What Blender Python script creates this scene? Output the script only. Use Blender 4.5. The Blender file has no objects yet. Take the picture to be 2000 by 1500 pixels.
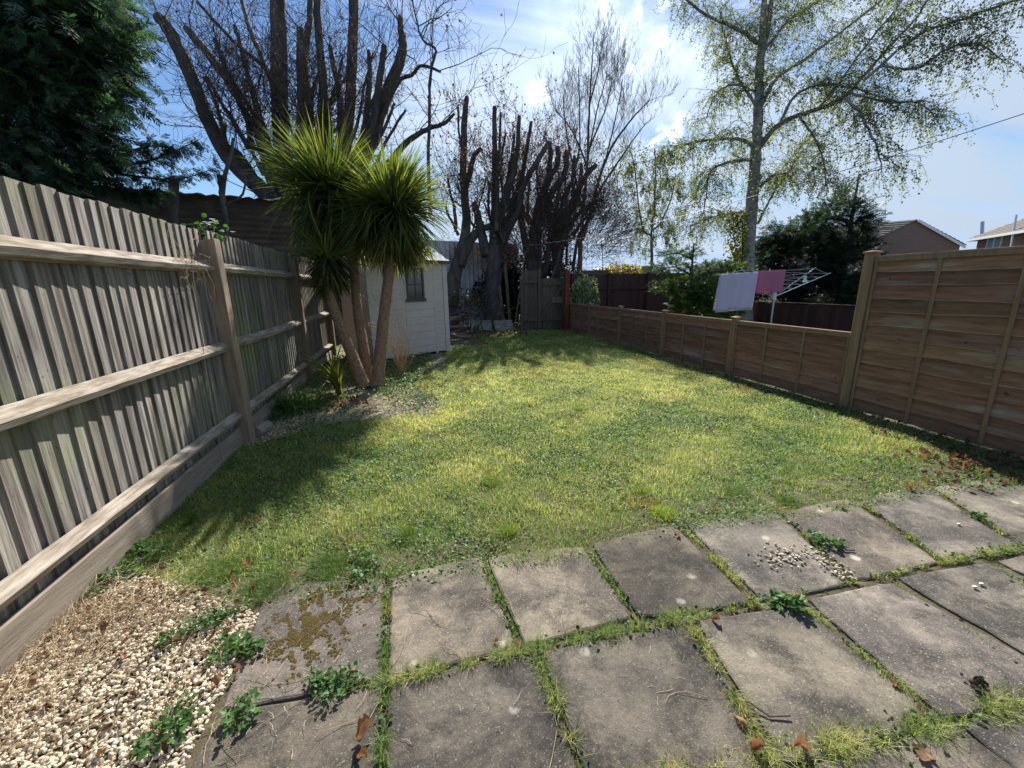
import bpy, math, random
import numpy as np
from mathutils import Vector, Matrix
rng=np.random.default_rng(7); random.seed(7)
R=math.radians
sc=bpy.context.scene
# ---------------------------------------------------------------- camera
F_PX=800.0; PITCH=R(13.5); ROLL=R(1.0); YAW=R(-14.754); CAMH=1.5
def _basis():
    c,s=math.cos(YAW),math.sin(YAW)
    fw=np.array([-s*math.cos(PITCH),c*math.cos(PITCH),-math.sin(PITCH)])
    rt=np.array([c,s,0.]); up=np.cross(rt,fw)
    return rt*math.cos(ROLL)-up*math.sin(ROLL), up*math.cos(ROLL)+rt*math.sin(ROLL), fw
RT,UP,FW=_basis(); CAM=np.array([0,0,CAMH])
cam=bpy.data.cameras.new('camera'); cam.sensor_width=36; cam.lens=36*F_PX/2000; cam.clip_start=.05; cam.clip_end=2000
camo=bpy.data.objects.new('camera',cam); sc.collection.objects.link(camo)
camo.matrix_world=Matrix(((RT[0],UP[0],-FW[0],CAM[0]),(RT[1],UP[1],-FW[1],CAM[1]),(RT[2],UP[2],-FW[2],CAM[2]),(0,0,0,1)))
sc.camera=camo
# ---------------------------------------------------------------- light
SUN_AZ,SUN_EL=21.0,38.0
sd=Vector((math.sin(R(SUN_AZ))*math.cos(R(SUN_EL)),math.cos(R(SUN_AZ))*math.cos(R(SUN_EL)),math.sin(R(SUN_EL))))
sun=bpy.data.lights.new('sun','SUN'); sun.energy=5.0; sun.angle=R(.53); sun.color=(1,.95,.87)
suno=bpy.data.objects.new('sun',sun); sc.collection.objects.link(suno); suno.rotation_euler=sd.to_track_quat('Z','Y').to_euler(); suno.location=(5,10,20)
w=bpy.data.worlds.new('World'); sc.world=w; w.use_nodes=True
nt=w.node_tree; nt.nodes.clear(); N=nt.nodes.new; L=nt.links.new
out=N('ShaderNodeOutputWorld'); bg=N('ShaderNodeBackground'); bg.inputs[1].default_value=.066
sky=N('ShaderNodeTexSky'); sky.sky_type='NISHITA'; sky.sun_disc=False; sky.sun_elevation=R(SUN_EL); sky.sun_rotation=R(SUN_AZ)
sky.air_density=1.0; sky.dust_density=.15; sky.ozone_density=4.0
tc=N('ShaderNodeTexCoord'); sep=N('ShaderNodeSeparateXYZ'); L(tc.outputs['Generated'],sep.inputs[0])
def M(op,a,b=None,clamp=False):
    m=N('ShaderNodeMath'); m.operation=op; m.use_clamp=clamp
    for i,v in enumerate((a,b)):
        if v is None: continue
        if isinstance(v,(int,float)): m.inputs[i].default_value=v
        else: L(v,m.inputs[i])
    return m.outputs[0]
zz=M('ADD',M('MAXIMUM',sep.outputs[2],0.0),.12)
cmb=N('ShaderNodeCombineXYZ'); L(M('DIVIDE',sep.outputs[0],zz),cmb.inputs[0]); L(M('DIVIDE',sep.outputs[1],zz),cmb.inputs[1])
mp=N('ShaderNodeMapping'); mp.inputs['Rotation'].default_value=(0,0,R(30)); mp.inputs['Scale'].default_value=(.28,1.5,1); L(cmb.outputs[0],mp.inputs[0])
n1=N('ShaderNodeTexNoise'); n1.inputs['Scale'].default_value=1.1; n1.inputs['Detail'].default_value=7; n1.inputs['Roughness'].default_value=.55; n1.inputs['Distortion'].default_value=.7; L(mp.outputs[0],n1.inputs[0])
n2=N('ShaderNodeTexNoise'); n2.inputs['Scale'].default_value=.35; n2.inputs['Detail'].default_value=2; L(cmb.outputs[0],n2.inputs[0])
dt=N('ShaderNodeVectorMath'); dt.operation='DOT_PRODUCT'; L(tc.outputs['Generated'],dt.inputs[0]); dt.inputs[1].default_value=sd
dpos=M('MAXIMUM',dt.outputs['Value'],0.0)
g1=M('POWER',dpos,4.0); g2=M('POWER',dpos,30.0)
cov=M('ADD',M('MULTIPLY',M('SUBTRACT',n1.outputs[0],.47),4.6),M('MULTIPLY',M('SUBTRACT',n2.outputs[0],.5),1.6))
# thin cirrus thickens towards the south (sun side) and to the west (right), clear to the left
wst=M('MULTIPLY',M('ADD',M('MULTIPLY',sep.outputs[0],1.0),-.08),.75)
cov=M('ADD',cov,M('ADD',M('MULTIPLY',g1,.55),wst))
pf=None
for (px_,py_,cs) in ((1040,190,.9998),(1052,184,.9998),(1064,176,.9999),(1318,250,.9998),(1300,268,.9997),(1285,280,.9998),(1330,238,.9999),(1330,70,.996),(1180,40,.996)):
    u=FW+RT*(px_-1000)/F_PX-UP*(py_-750)/F_PX; u/=np.linalg.norm(u)
    q=N('ShaderNodeVectorMath'); q.operation='DOT_PRODUCT'; L(tc.outputs['Generated'],q.inputs[0]); q.inputs[1].default_value=tuple(u)
    mr=N('ShaderNodeMapRange'); mr.inputs[1].default_value=1-(1-cs)*2 if cs>.998 else cs-.006; mr.inputs[2].default_value=1.; mr.inputs[4].default_value=1.3 if cs>.998 else .55; L(q.outputs['Value'],mr.inputs[0])
    pf=mr.outputs[0] if pf is None else M('ADD',pf,mr.outputs[0])
n3=N('ShaderNodeTexNoise'); n3.inputs['Scale'].default_value=32; n3.inputs['Detail'].default_value=6; L(tc.outputs['Generated'],n3.inputs[0])
puff=M('MULTIPLY',M('MULTIPLY',pf,M('SUBTRACT',n3.outputs[0],.40),True),6.,True)
cov=M('MULTIPLY',M('MINIMUM',M('MAXIMUM',cov,0.0),1.0),.88); cov=M('MAXIMUM',cov,puff)
cc=N('ShaderNodeCombineXYZ'); br=M('ADD',M('ADD',4.7,M('MULTIPLY',puff,3.0)),M('ADD',M('MULTIPLY',g1,2.4),M('MULTIPLY',g2,3.)))
L(M('MULTIPLY',br,.92),cc.inputs[0]); L(M('MULTIPLY',br,1.09),cc.inputs[1]); L(M('MULTIPLY',br,1.32),cc.inputs[2])
mx=N('ShaderNodeMix'); mx.data_type='RGBA'; L(cov,mx.inputs[0]); 
tint=N('ShaderNodeMix'); tint.data_type='RGBA'; tint.blend_type='MULTIPLY'; tint.inputs[0].default_value=1; L(sky.outputs[0],tint.inputs[6]); tint.inputs[7].default_value=(.92,1.0,1.08,1)
dk=N('ShaderNodeMix'); dk.data_type='RGBA'; dk.blend_type='DARKEN'; dk.inputs[0].default_value=1; dk.inputs[7].default_value=(4.3,5.8,8.0,1); L(tint.outputs[2],dk.inputs[6]); L(dk.outputs[2],mx.inputs[6]); L(cc.outputs[0],mx.inputs[7])
L(mx.outputs[2],bg.inputs[0]); L(bg.outputs[0],out.inputs[0])
vs=sc.view_settings; vs.view_transform='Standard'; vs.look='None'; vs.gamma=1; vs.use_curve_mapping=False; vs.exposure=.9
sc.cycles.max_bounces=8; sc.cycles.transparent_max_bounces=8; sc.cycles.diffuse_bounces=4
# ---------------------------------------------------------------- helpers
def ray(px,py): return FW+RT*(px-1000)/F_PX-UP*(py-750)/F_PX
def P(px,py,d): return CAM+ray(px,py)*d
def G(px,py,z=0.):
    r=ray(px,py); return CAM+r*((z-CAMH)/r[2])
def PX(px,py,x):
    r=ray(px,py); return CAM+r*(x/r[0])
def PY(px,py,y):
    r=ray(px,py); return CAM+r*(y/r[1])
def nrm(v): v=np.asarray(v,float); return v/np.linalg.norm(v)
ORI={}
def thing(name,label,cat,loc,group=None,kind=None):
    o=bpy.data.objects.new(name,None); sc.collection.objects.link(o); o.empty_display_size=.1
    loc=tuple(float(c) for c in loc); o.location=loc; ORI[o]=np.array(loc)
    o['label']=label; o['category']=cat
    if group: o['group']=group
    if kind: o['kind']=kind
    return o
def tag(o,label=None,cat=None,group=None,kind=None):
    if label: o['label']=label
    if cat: o['category']=cat
    if group: o['group']=group
    if kind: o['kind']=kind
    return o
class MB:
    def __init__(s): s.V=[]; s.F=[]; s.C=[]; s.n=0
    def add(s,v,f,c=None):
        v=np.asarray(v,float).reshape(-1,3)
        f=f if isinstance(f,list) else [f]
        for a in f: s.F.append(np.asarray(a,np.int64)+s.n)
        s.V.append(v)
        if c is None: c=np.ones((len(v),3))
        else:
            c=np.asarray(c,float)
            if c.ndim==1: c=np.tile(c[None],(len(v),1))
        s.C.append(c); s.n+=len(v)
    def box(s,c,size,R3=None,col=None,taper=None):
        x,y,z=[q/2 for q in size]
        v=np.array([[-x,-y,-z],[x,-y,-z],[x,y,-z],[-x,y,-z],[-x,-y,z],[x,-y,z],[x,y,z],[-x,y,z]])
        if R3 is not None: v=v@np.asarray(R3).T
        s.add(v+np.asarray(c),np.array([[0,3,2,1],[4,5,6,7],[0,1,5,4],[1,2,6,5],[2,3,7,6],[3,0,4,7]]),col)
    def beam(s,a,b,wd,ht,col=None,up=(0,0,1)):
        a=np.asarray(a,float); b=np.asarray(b,float); d=b-a; l=np.linalg.norm(d); d/=l
        sdv=np.cross(up,d); n=np.linalg.norm(sdv)
        sdv=np.array([1.,0,0]) if n<1e-4 else sdv/n
        u=np.cross(d,sdv)
        s.box((a+b)/2,(wd,l,ht),np.stack([sdv,d,u],1),col)
    def tube(s,pts,rad,k=8,cap=True,col=None,rough=0.,close0=False):
        p=np.asarray(pts,float); n=len(p); r=np.broadcast_to(np.asarray(rad,float),(n,))
        t=np.gradient(p,axis=0) if n>2 else np.tile((p[1]-p[0])[None],(2,1))
        t/=np.linalg.norm(t,axis=1,keepdims=True)+1e-12
        ref=np.array([0,0,1.]) if abs(t[0][2])<.9 else np.array([0,1.,0])
        u=np.cross(t,ref); u/=np.linalg.norm(u,axis=1,keepdims=True)+1e-12
        v=np.cross(t,u)
        a=np.linspace(0,2*math.pi,k,endpoint=False)
        rr=r[:,None]*(1+(rng.normal(0,rough,(n,k)) if rough else 0))
        V=p[:,None,:]+rr[:,:,None]*(np.cos(a)[None,:,None]*u[:,None,:]+np.sin(a)[None,:,None]*v[:,None,:])
        i=np.arange(n-1)[:,None]*k; j=np.arange(k)[None,:]; j2=(j+1)%k
        q=np.stack([i+j,i+j2,i+k+j2,i+k+j],-1).reshape(-1,4)
        fs=[q]
        if cap and k>2:
            fs.append(((n-1)*k+np.arange(k))[None,:]); fs.append(np.arange(k)[::-1][None,:])
        s.add(V.reshape(-1,3),fs,col)
    def inst(s,tv,tf,mats,pos,cols=None):
        """template copies: mats (N,3,3), pos (N,3)"""
        tv=np.asarray(tv,float); n=len(pos); m=len(tv)
        if n==0: return
        V=np.einsum('nij,mj->nmi',mats,tv)+pos[:,None,:]
        off=(np.arange(n)*m)[:,None,None]
        tf=tf if isinstance(tf,list) else [tf]
        fs=[(np.asarray(f)[None]+off).reshape(-1,np.asarray(f).shape[1]) for f in tf]
        c=None
        if cols is not None: c=np.repeat(cols,m,axis=0)
        s.add(V.reshape(-1,3),fs,c)
    def build(s,name,mat,parent=None,smooth=False,origin=None,bevel=0,root=None):
        V=np.concatenate(s.V); C=np.concatenate(s.C)
        if parent is not None:
            o0=ORI[parent]; V=V-o0
        else:
            o0=np.array(origin if origin is not None else (V.mean(0)[0],V.mean(0)[1],V[:,2].min())); V=V-o0
        me=bpy.data.meshes.new(name)
        sizes=np.concatenate([np.full(len(f),f.shape[1]) for f in s.F]); loops=np.concatenate([f.reshape(-1) for f in s.F])
        me.vertices.add(len(V)); me.vertices.foreach_set('co',V.astype(np.float32).ravel())
        me.loops.add(len(loops)); me.loops.foreach_set('vertex_index',loops.astype(np.int32))
        me.polygons.add(len(sizes)); st=np.concatenate([[0],np.cumsum(sizes)[:-1]])
        me.polygons.foreach_set('loop_start',st.astype(np.int32)); me.polygons.foreach_set('loop_total',sizes.astype(np.int32))
        me.polygons.foreach_set('use_smooth',np.full(len(sizes),bool(smooth)))
        me.update(calc_edges=True); me.validate()
        ca=me.color_attributes.new('Col','FLOAT_COLOR','POINT')
        ca.data.foreach_set('color',np.concatenate([C,np.ones((len(C),1))],1).astype(np.float32).ravel())
        me.materials.append(mat)
        o=bpy.data.objects.new(name,me); sc.collection.objects.link(o)
        if parent is not None:
            o.parent=parent; ORI[o]=ORI[parent]
        else: o.location=tuple(float(q) for q in o0); ORI[o]=o0
        if bevel:
            b=o.modifiers.new('bevel','BEVEL'); b.width=bevel; b.segments=1; b.limit_method='ANGLE'; b.angle_limit=R(50)
        return o
def dup(o,loc):
    def cp(a,par):
        b=a.copy(); sc.collection.objects.link(b); b.parent=par
        for ch in a.children: cp(ch,b)
        return b
    r=cp(o,None); r.location=tuple(float(q) for q in loc); return r
def frames(d,roll=None):
    """(N,3) directions -> (N,3,3) with local Y along d, Z near up"""
    d=d/(np.linalg.norm(d,axis=1,keepdims=True)+1e-9)
    up=np.tile(np.array([0,0,1.]),(len(d),1)); up[np.abs(d[:,2])>.97]=np.array([0,1.,0])
    x=np.cross(d,up); x/=np.linalg.norm(x,axis=1,keepdims=True)+1e-9
    z=np.cross(x,d)
    if roll is not None:
        c,s_=np.cos(roll)[:,None],np.sin(roll)[:,None]; x,z=x*c+z*s_,z*c-x*s_
    return np.stack([x,d,z],2)
def rdir(n,zlo=-1,zhi=1):
    z=rng.uniform(zlo,zhi,n); a=rng.uniform(0,2*math.pi,n); r=np.sqrt(1-z*z)
    return np.stack([r*np.cos(a),r*np.sin(a),z],1)
_nz=[(rng.normal(0,1,2),rng.uniform(0,6.28)) for _ in range(12)]
def noise2(x,y,s,seed=0):
    v=0
    for i in range(6):
        k,p=_nz[(i+seed*5)%12]; f=s*(1+.55*i)
        v=v+np.sin(f*(k[0]*x+k[1]*y)+p*(1+seed))/(1+.35*i)
    return v/2.6
def pip(x,y,poly):
    ins=np.zeros(len(x),bool); n=len(poly)
    for i in range(n):
        x1,y1=poly[i][:2]; x2,y2=poly[(i+1)%n][:2]
        c=((y1>y)!=(y2>y)); xx=(x2-x1)*(y-y1)/((y2-y1)+1e-12)+x1
        ins^=(c&(x<xx))
    return ins
# ---------------------------------------------------------------- materials
def mat(name,c1,c2=None,scale=6,stretch=(1,1,1),rough=.8,bump=.0,bscale=None,bstretch=None,col=False,transl=0.,tcol=None,spec=.3,c3=None,s3=1.5,t3=(.55,.7),detail=6,metal=0,c4=None,s4=200,t4=(.66,.7),ramp=(.35,.65),st3=(1,1,1)):
    m=bpy.data.materials.new(name); m.use_nodes=True; t=m.node_tree; t.nodes.clear(); n=t.nodes.new; l=t.links.new
    o=n('ShaderNodeOutputMaterial'); b=n('ShaderNodeBsdfPrincipled'); b.inputs['Roughness'].default_value=rough
    b.inputs['Specular IOR Level'].default_value=spec; b.inputs['Metallic'].default_value=metal
    tcn=n('ShaderNodeNewGeometry')
    def noise(sc_,st,det=detail):
        mpn=n('ShaderNodeMapping'); mpn.inputs['Scale'].default_value=st; l(tcn.outputs['Position'],mpn.inputs[0])
        q=n('ShaderNodeTexNoise'); q.inputs['Scale'].default_value=sc_; q.inputs['Detail'].default_value=det; q.inputs['Roughness'].default_value=.6; l(mpn.outputs[0],q.inputs[0]); return q.outputs[0]
    def ramp_(x,a,bb):
        q=n('ShaderNodeMapRange'); q.inputs[1].default_value=a; q.inputs[2].default_value=bb; l(x,q.inputs[0]); return q.outputs[0]
    def mix(fac,a,bb,mode='MIX'):
        q=n('ShaderNodeMix'); q.data_type='RGBA'; q.blend_type=mode
        if isinstance(fac,(int,float)): q.inputs[0].default_value=fac
        else: l(fac,q.inputs[0])
        for i,v in ((6,a),(7,bb)):
            if isinstance(v,(tuple,list)): q.inputs[i].default_value=(*v[:3],1)
            else: l(v,q.inputs[i])
        return q.outputs[2]
    cur=tuple(c1)
    if c2 is not None: cur=mix(ramp_(noise(scale,stretch),*ramp),c1,c2)
    if c3 is not None: cur=mix(ramp_(noise(s3,st3,4),*t3),cur,c3)
    if c4 is not None: cur=mix(ramp_(noise(s4,(1,1,1),2),*t4),cur,c4)
    if col:
        a=n('ShaderNodeAttribute'); a.attribute_name='Col'; cur=mix(1.0,cur,a.outputs['Color'],'MULTIPLY')
    if isinstance(cur,tuple): b.inputs['Base Color'].default_value=(*cur,1)
    else: l(cur,b.inputs['Base Color'])
    if bump:
        bn=n('ShaderNodeBump'); bn.inputs['Strength'].default_value=bump; bn.inputs['Distance'].default_value=.01
        l(noise(bscale or scale*3,bstretch or stretch,8),bn.inputs['Height']); l(bn.outputs[0],b.inputs['Normal'])
    if transl:
        tr=n('ShaderNodeBsdfTranslucent'); ms=n('ShaderNodeMixShader'); ms.inputs[0].default_value=transl
        if tcol is not None:
            l(mix(1.0,cur,tcol,'MULTIPLY'),tr.inputs[0])
        elif isinstance(cur,tuple): tr.inputs[0].default_value=(*cur,1)
        else: l(cur,tr.inputs[0])
        l(b.outputs[0],ms.inputs[1]); l(tr.outputs[0],ms.inputs[2]); l(ms.outputs[0],o.inputs[0])
    else: l(b.outputs[0],o.inputs[0])
    return m
def brickmat(name,c1,c2,mortar,scale=1.,rot=0.):
    m=bpy.data.materials.new(name); m.use_nodes=True; t=m.node_tree; n=t.nodes.new; l=t.links.new
    b=t.nodes['Principled BSDF']; b.inputs['Roughness'].default_value=.9
    tcn=n('ShaderNodeTexCoord'); mpn=n('ShaderNodeMapping'); mpn.vector_type='POINT'; mpn.inputs['Rotation'].default_value=(R(90),0,rot)
    sx=n('ShaderNodeSeparateXYZ'); l(tcn.outputs['Object'],sx.inputs[0]); cx=n('ShaderNodeCombineXYZ')
    ad=n('ShaderNodeMath'); ad.operation='ADD'; l(sx.outputs[0],ad.inputs[0]); l(sx.outputs[1],ad.inputs[1])
    l(ad.outputs[0],cx.inputs[0]); l(sx.outputs[2],cx.inputs[1])
    q=n('ShaderNodeTexBrick'); q.inputs['Color1'].default_value=(*c1,1); q.inputs['Color2'].default_value=(*c2,1); q.inputs['Mortar'].default_value=(*mortar,1)
    q.inputs['Scale'].default_value=scale; q.inputs['Brick Width'].default_value=.23; q.inputs['Row Height'].default_value=.075; q.inputs['Mortar Size'].default_value=.01
    l(cx.outputs[0],q.inputs[0]); l(q.outputs[0],b.inputs['Base Color']); return m
m_soil=mat('soil',(.07,.06,.03),(.12,.095,.06),30,rough=.95,bump=.8,bscale=60)
m_lawn=mat('turf',(.055,.07,.028),(.13,.12,.05),9,rough=.95,bump=1.0,bscale=90,c3=(.24,.22,.10),s3=.9)
m_grass=mat('grass',(.9,.9,.9),None,rough=.5,col=True,transl=.55,tcol=(1.6,1.75,1.0),spec=.4)
m_clover=mat('clover',(.9,.9,.9),None,rough=.5,col=True,transl=.4,tcol=(1.4,1.6,.7),spec=.3)
m_pebble=mat('pebble',(.62,.55,.43),(.75,.71,.62),25,rough=.6,col=True,bump=.15,bscale=80)
m_slab0=mat('slab_plain',(.175,.15,.125),(.34,.29,.225),2.2,rough=.9,bump=.9,bscale=260,col=True,c3=(.12,.105,.092),s3=1.6,t3=(.45,.7),c4=(.42,.38,.31),s4=95,t4=(.66,.72),detail=10)
m_slabm0=mat('slab_plain_two',(.16,.145,.125),(.27,.24,.20),2.2,rough=.9,bump=.9,bscale=260,col=True,c4=(.40,.37,.31),s4=95,t4=(.68,.74),detail=10)
def slabmat(name,c1,c2,dark,k=1.):
    c1,c2,dark=[tuple(q*.9 for q in z) for z in (c1,c2,dark)]
    m=bpy.data.materials.new(name); m.use_nodes=True; t=m.node_tree; n=t.nodes.new; l=t.links.new; b=t.nodes['Principled BSDF']; b.inputs['Roughness'].default_value=.92; b.inputs['Specular IOR Level'].default_value=.25
    geo=n('ShaderNodeNewGeometry'); pos=geo.outputs['Position']
    def nz(sc_,det=5,rg=.6,dist=0):
        q=n('ShaderNodeTexNoise'); q.inputs['Scale'].default_value=sc_; q.inputs['Detail'].default_value=det; q.inputs['Roughness'].default_value=rg; q.inputs['Distortion'].default_value=dist; l(pos,q.inputs[0]); return q.outputs[0]
    def vo(sc_,out='Distance'):
        q=n('ShaderNodeTexVoronoi'); q.inputs['Scale'].default_value=sc_; l(pos,q.inputs[0]); return q
    def rp(x,a,c,lo=0,hi=1):
        q=n('ShaderNodeMapRange'); q.inputs[1].default_value=a; q.inputs[2].default_value=c; q.inputs[3].default_value=lo; q.inputs[4].default_value=hi; l(x,q.inputs[0]); return q.outputs[0]
    def mul(a,c):
        q=n('ShaderNodeMath'); q.operation='MULTIPLY'; l(a,q.inputs[0]); 
        if isinstance(c,(int,float)): q.inputs[1].default_value=c
        else: l(c,q.inputs[1])
        return q.outputs[0]
    def mix(f,a,c,mode='MIX'):
        q=n('ShaderNodeMix'); q.data_type='RGBA'; q.blend_type=mode
        if isinstance(f,(int,float)): q.inputs[0].default_value=f
        else: l(f,q.inputs[0])
        for i,v in ((6,a),(7,c)):
            if isinstance(v,tuple): q.inputs[i].default_value=(*v,1)
            else: l(v,q.inputs[i])
        return q.outputs[2]
    cur=mix(rp(nz(2.3,7,.7,.5),.42,.60),c1,c2)
    cur=mix(mul(rp(nz(3.4,9,.75,.3),.47,.60),.8),cur,dark)
    cur=mix(mul(rp(nz(60,4,.7),.35,.65),.55),cur,mix(1.,cur,(.55,.54,.53),'MULTIPLY'))
    v=vo(150); sp=mul(rp(v.outputs['Distance'],.42,.25),rp(v.outputs['Color'],.55,.75)); cur=mix(mul(sp,.45),cur,(.48,.43,.34)); v=vo(75); sp=mul(rp(v.outputs['Distance'],.32,.12),rp(v.outputs['Color'],.7,.8)); cur=mix(mul(sp,.6),cur,(.5,.46,.38))
    v=vo(70); pit=mul(rp(v.outputs['Distance'],.22,.12),rp(v.outputs['Color'],.62,.7)); cur=mix(mul(pit,.8),cur,(.03,.027,.022))
    v=vo(7.); li=mul(rp(v.outputs['Distance'],.20,.12),rp(v.outputs['Color'],.62,.66)); li=mul(li,rp(nz(30,4),.38,.5)); cur=mix(mul(li,.8),cur,(.52,.50,.44))
    a=n('ShaderNodeAttribute'); a.attribute_name='Col'; cur=mix(1.,cur,a.outputs['Color'],'MULTIPLY'); l(cur,b.inputs['Base Color'])
    bn=n('ShaderNodeBump'); bn.inputs['Strength'].default_value=.9; bn.inputs['Distance'].default_value=.004; l(nz(170,5,.75),bn.inputs['Height']); b2=n('ShaderNodeBump'); b2.inputs['Strength'].default_value=.5; b2.inputs['Distance'].default_value=.01; l(nz(14,5,.6),b2.inputs['Height']); l(b2.outputs[0],bn.inputs['Normal']); l(bn.outputs[0],b.inputs['Normal'])
    return m
m_slab=slabmat('slab_concrete',(.140,.124,.110),(.33,.288,.232),(.058,.054,.050)); m_slabm=slabmat('slab_mossy',(.14,.128,.115),(.22,.195,.165),(.085,.078,.07))
m_moss=mat('moss',(.06,.042,.012),(.11,.08,.022),60,rough=1,bump=.6,bscale=200)
m_board=mat('weathered_board',(.335,.305,.275),(.115,.10,.088),9,(3,3,.22),rough=.9,bump=.55,bscale=16,bstretch=(5,5,.25),col=True,c3=(.22,.24,.13),s3=1.1,t3=(.5,.72),ramp=(.35,.62),c4=(.10,.085,.07),s4=30,t4=(.68,.76))
m_rail=mat('weathered_rail',(.43,.385,.325),(.21,.165,.12),12,(3,.4,3),rough=.9,bump=.7,bscale=18,bstretch=(5,.35,5),col=True,ramp=(.35,.6),c3=(.18,.16,.07),s3=1.2,t3=(.55,.8))
m_post=mat('post_wood',(.34,.26,.19),(.21,.155,.11),8,(3,3,.25),rough=.85,bump=.35,bscale=16,bstretch=(5,5,.25),col=True)
m_gboard=mat('gravel_board_wood',(.31,.26,.21),(.22,.18,.14),10,(3,.3,3),rough=.9,bump=.4,bscale=20,bstretch=(4,.4,4))
m_lap=mat('lap_board',(.42,.22,.13),(.24,.125,.075),7,(4,.35,4),rough=.85,bump=.5,bscale=25,bstretch=(4,.3,8),col=True,c4=(.10,.055,.03),s4=13,t4=(.70,.76),c3=(.40,.33,.25),s3=2.2,t3=(.56,.72),st3=(1,.5,3))
m_lappost=mat('lap_post',(.40,.25,.14),(.28,.17,.095),7,(3,3,.3),rough=.85,bump=.3,bscale=20,bstretch=(4,4,.3),col=True)
m_shed=mat('shed_paint',(.62,.55,.50),(.56,.49,.45),3,rough=.6,bump=.05)
m_shedframe=mat('shed_window_frame',(.09,.08,.085),(.07,.065,.07),5,rough=.5)
m_glass=mat('dark_glass',(.035,.035,.04),rough=.08,spec=.8)
m_felt=mat('roof_felt',(.36,.37,.40),(.27,.28,.31),14,rough=.75,bump=.3,bscale=90)
m_bark=mat('grey_bark',(.125,.11,.10),(.05,.043,.04),6,(1,1,.25),rough=.95,bump=.8,bscale=14,bstretch=(2,2,.5),c3=(.17,.16,.08),s3=1.,t3=(.6,.8))
m_cut=mat('cut_wood',(.42,.32,.2),(.3,.22,.13),20,rough=.9)
m_twig=mat('twig',(.075,.058,.052),(.12,.095,.085),4,rough=.9)
m_twigl=mat('pale_twig',(.17,.13,.10),(.24,.19,.15),4,rough=.9)
m_birch=mat('birch_bark',(.38,.35,.31),(.22,.19,.165),5,(1,1,2.5),rough=.8,bump=.5,bscale=12,c3=(.05,.042,.036),s3=3.,t3=(.6,.66),st3=(1,1,2.2))
m_birchtw=mat('birch_twig',(.10,.075,.06),(.16,.12,.09),4,rough=.9)
m_birchlf=mat('birch_leaf',(.9,.9,.9),rough=.5,col=True,transl=.62,tcol=(1.7,1.75,1.0),spec=.3)
m_conif=mat('conifer_green',(.9,.9,.9),rough=.55,col=True,transl=.4,tcol=(1.3,1.6,.8),spec=.3)
m_copper=mat('copper_leaf',(.9,.9,.9),rough=.6,col=True,transl=.4,tcol=(1.6,1.1,.8))
m_cord=mat('sword_leaf',(.9,.9,.9),rough=.6,col=True,transl=.5,tcol=(1.6,1.7,.75),spec=.2)
m_cordbark=mat('cordyline_bark',(.33,.215,.13),(.19,.115,.07),22,(1,1,1.6),rough=.95,bump=1.,bscale=45)
m_leaf=mat('dead_leaf',(.22,.13,.085),(.36,.24,.155),30,rough=.7,col=True,transl=.25,tcol=(1.5,1.1,.7))
m_straw=mat('straw',(.50,.39,.25),(.36,.26,.15),10,rough=.8)
m_barnroof=mat('barn_roof_sheet',(.035,.028,.026),(.06,.05,.045),3,rough=.9)
m_barn=mat('rusty_sheet',(.055,.042,.036),(.10,.075,.06),2.5,(1,1,3),rough=.8,bump=.2,c3=(.14,.12,.10),s3=1.2,t3=(.6,.8))
m_grey=mat('grey_sheet',(.64,.64,.68),(.42,.41,.44),3,(1,1,.3),rough=.6)
m_sheetw=mat('pale_sheet',(.42,.40,.38),(.25,.22,.20),8,rough=.6)
m_gate=mat('gate_wood',(.15,.12,.085),(.095,.075,.055),8,(3,3,.3),rough=.9,bump=.4,bscale=20,bstretch=(4,4,.3),col=True)
m_red=mat('red_stain',(.105,.05,.042),(.075,.038,.035),6,(3,3,.3),rough=.8,bump=.3,bscale=18,bstretch=(4,4,.3),col=True)
m_redpost=mat('red_post',(.20,.06,.035),(.15,.045,.03),6,(3,3,.3),rough=.8)
m_tile=mat('roof_tile',(.21,.175,.155),(.15,.125,.11),3,rough=.85)
m_white=mat('white_paint',(.78,.78,.80),rough=.5)
m_metal=mat('dull_metal',(.55,.56,.58),rough=.4,metal=.8)
m_white_towel=mat('lilac_towel',(.80,.76,.86),(.74,.70,.81),60,rough=1,bump=.6,bscale=400,transl=.42)
m_pink_towel=mat('pink_towel',(.74,.30,.43),(.67,.26,.39),60,rough=1,bump=.6,bscale=400,transl=.42)
m_black=mat('black_rubber',(.03,.03,.035),rough=.6)
m_blue=mat('blue_line',(.07,.12,.15),rough=.5)
m_brick=brickmat('house_brick',(.20,.13,.105),(.16,.10,.085),(.25,.22,.2))
m_brickr=brickmat('red_brick',(.30,.12,.085),(.24,.09,.065),(.32,.26,.22))
m_bricky=brickmat('garden_brick',(.42,.25,.14),(.34,.19,.11),(.45,.38,.3))
m_conc=mat('concrete',(.42,.40,.38),(.34,.32,.30),8,rough=.9)
m_flow=mat('petal',(.75,.72,.82),rough=.6,transl=.3,col=True)
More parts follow.
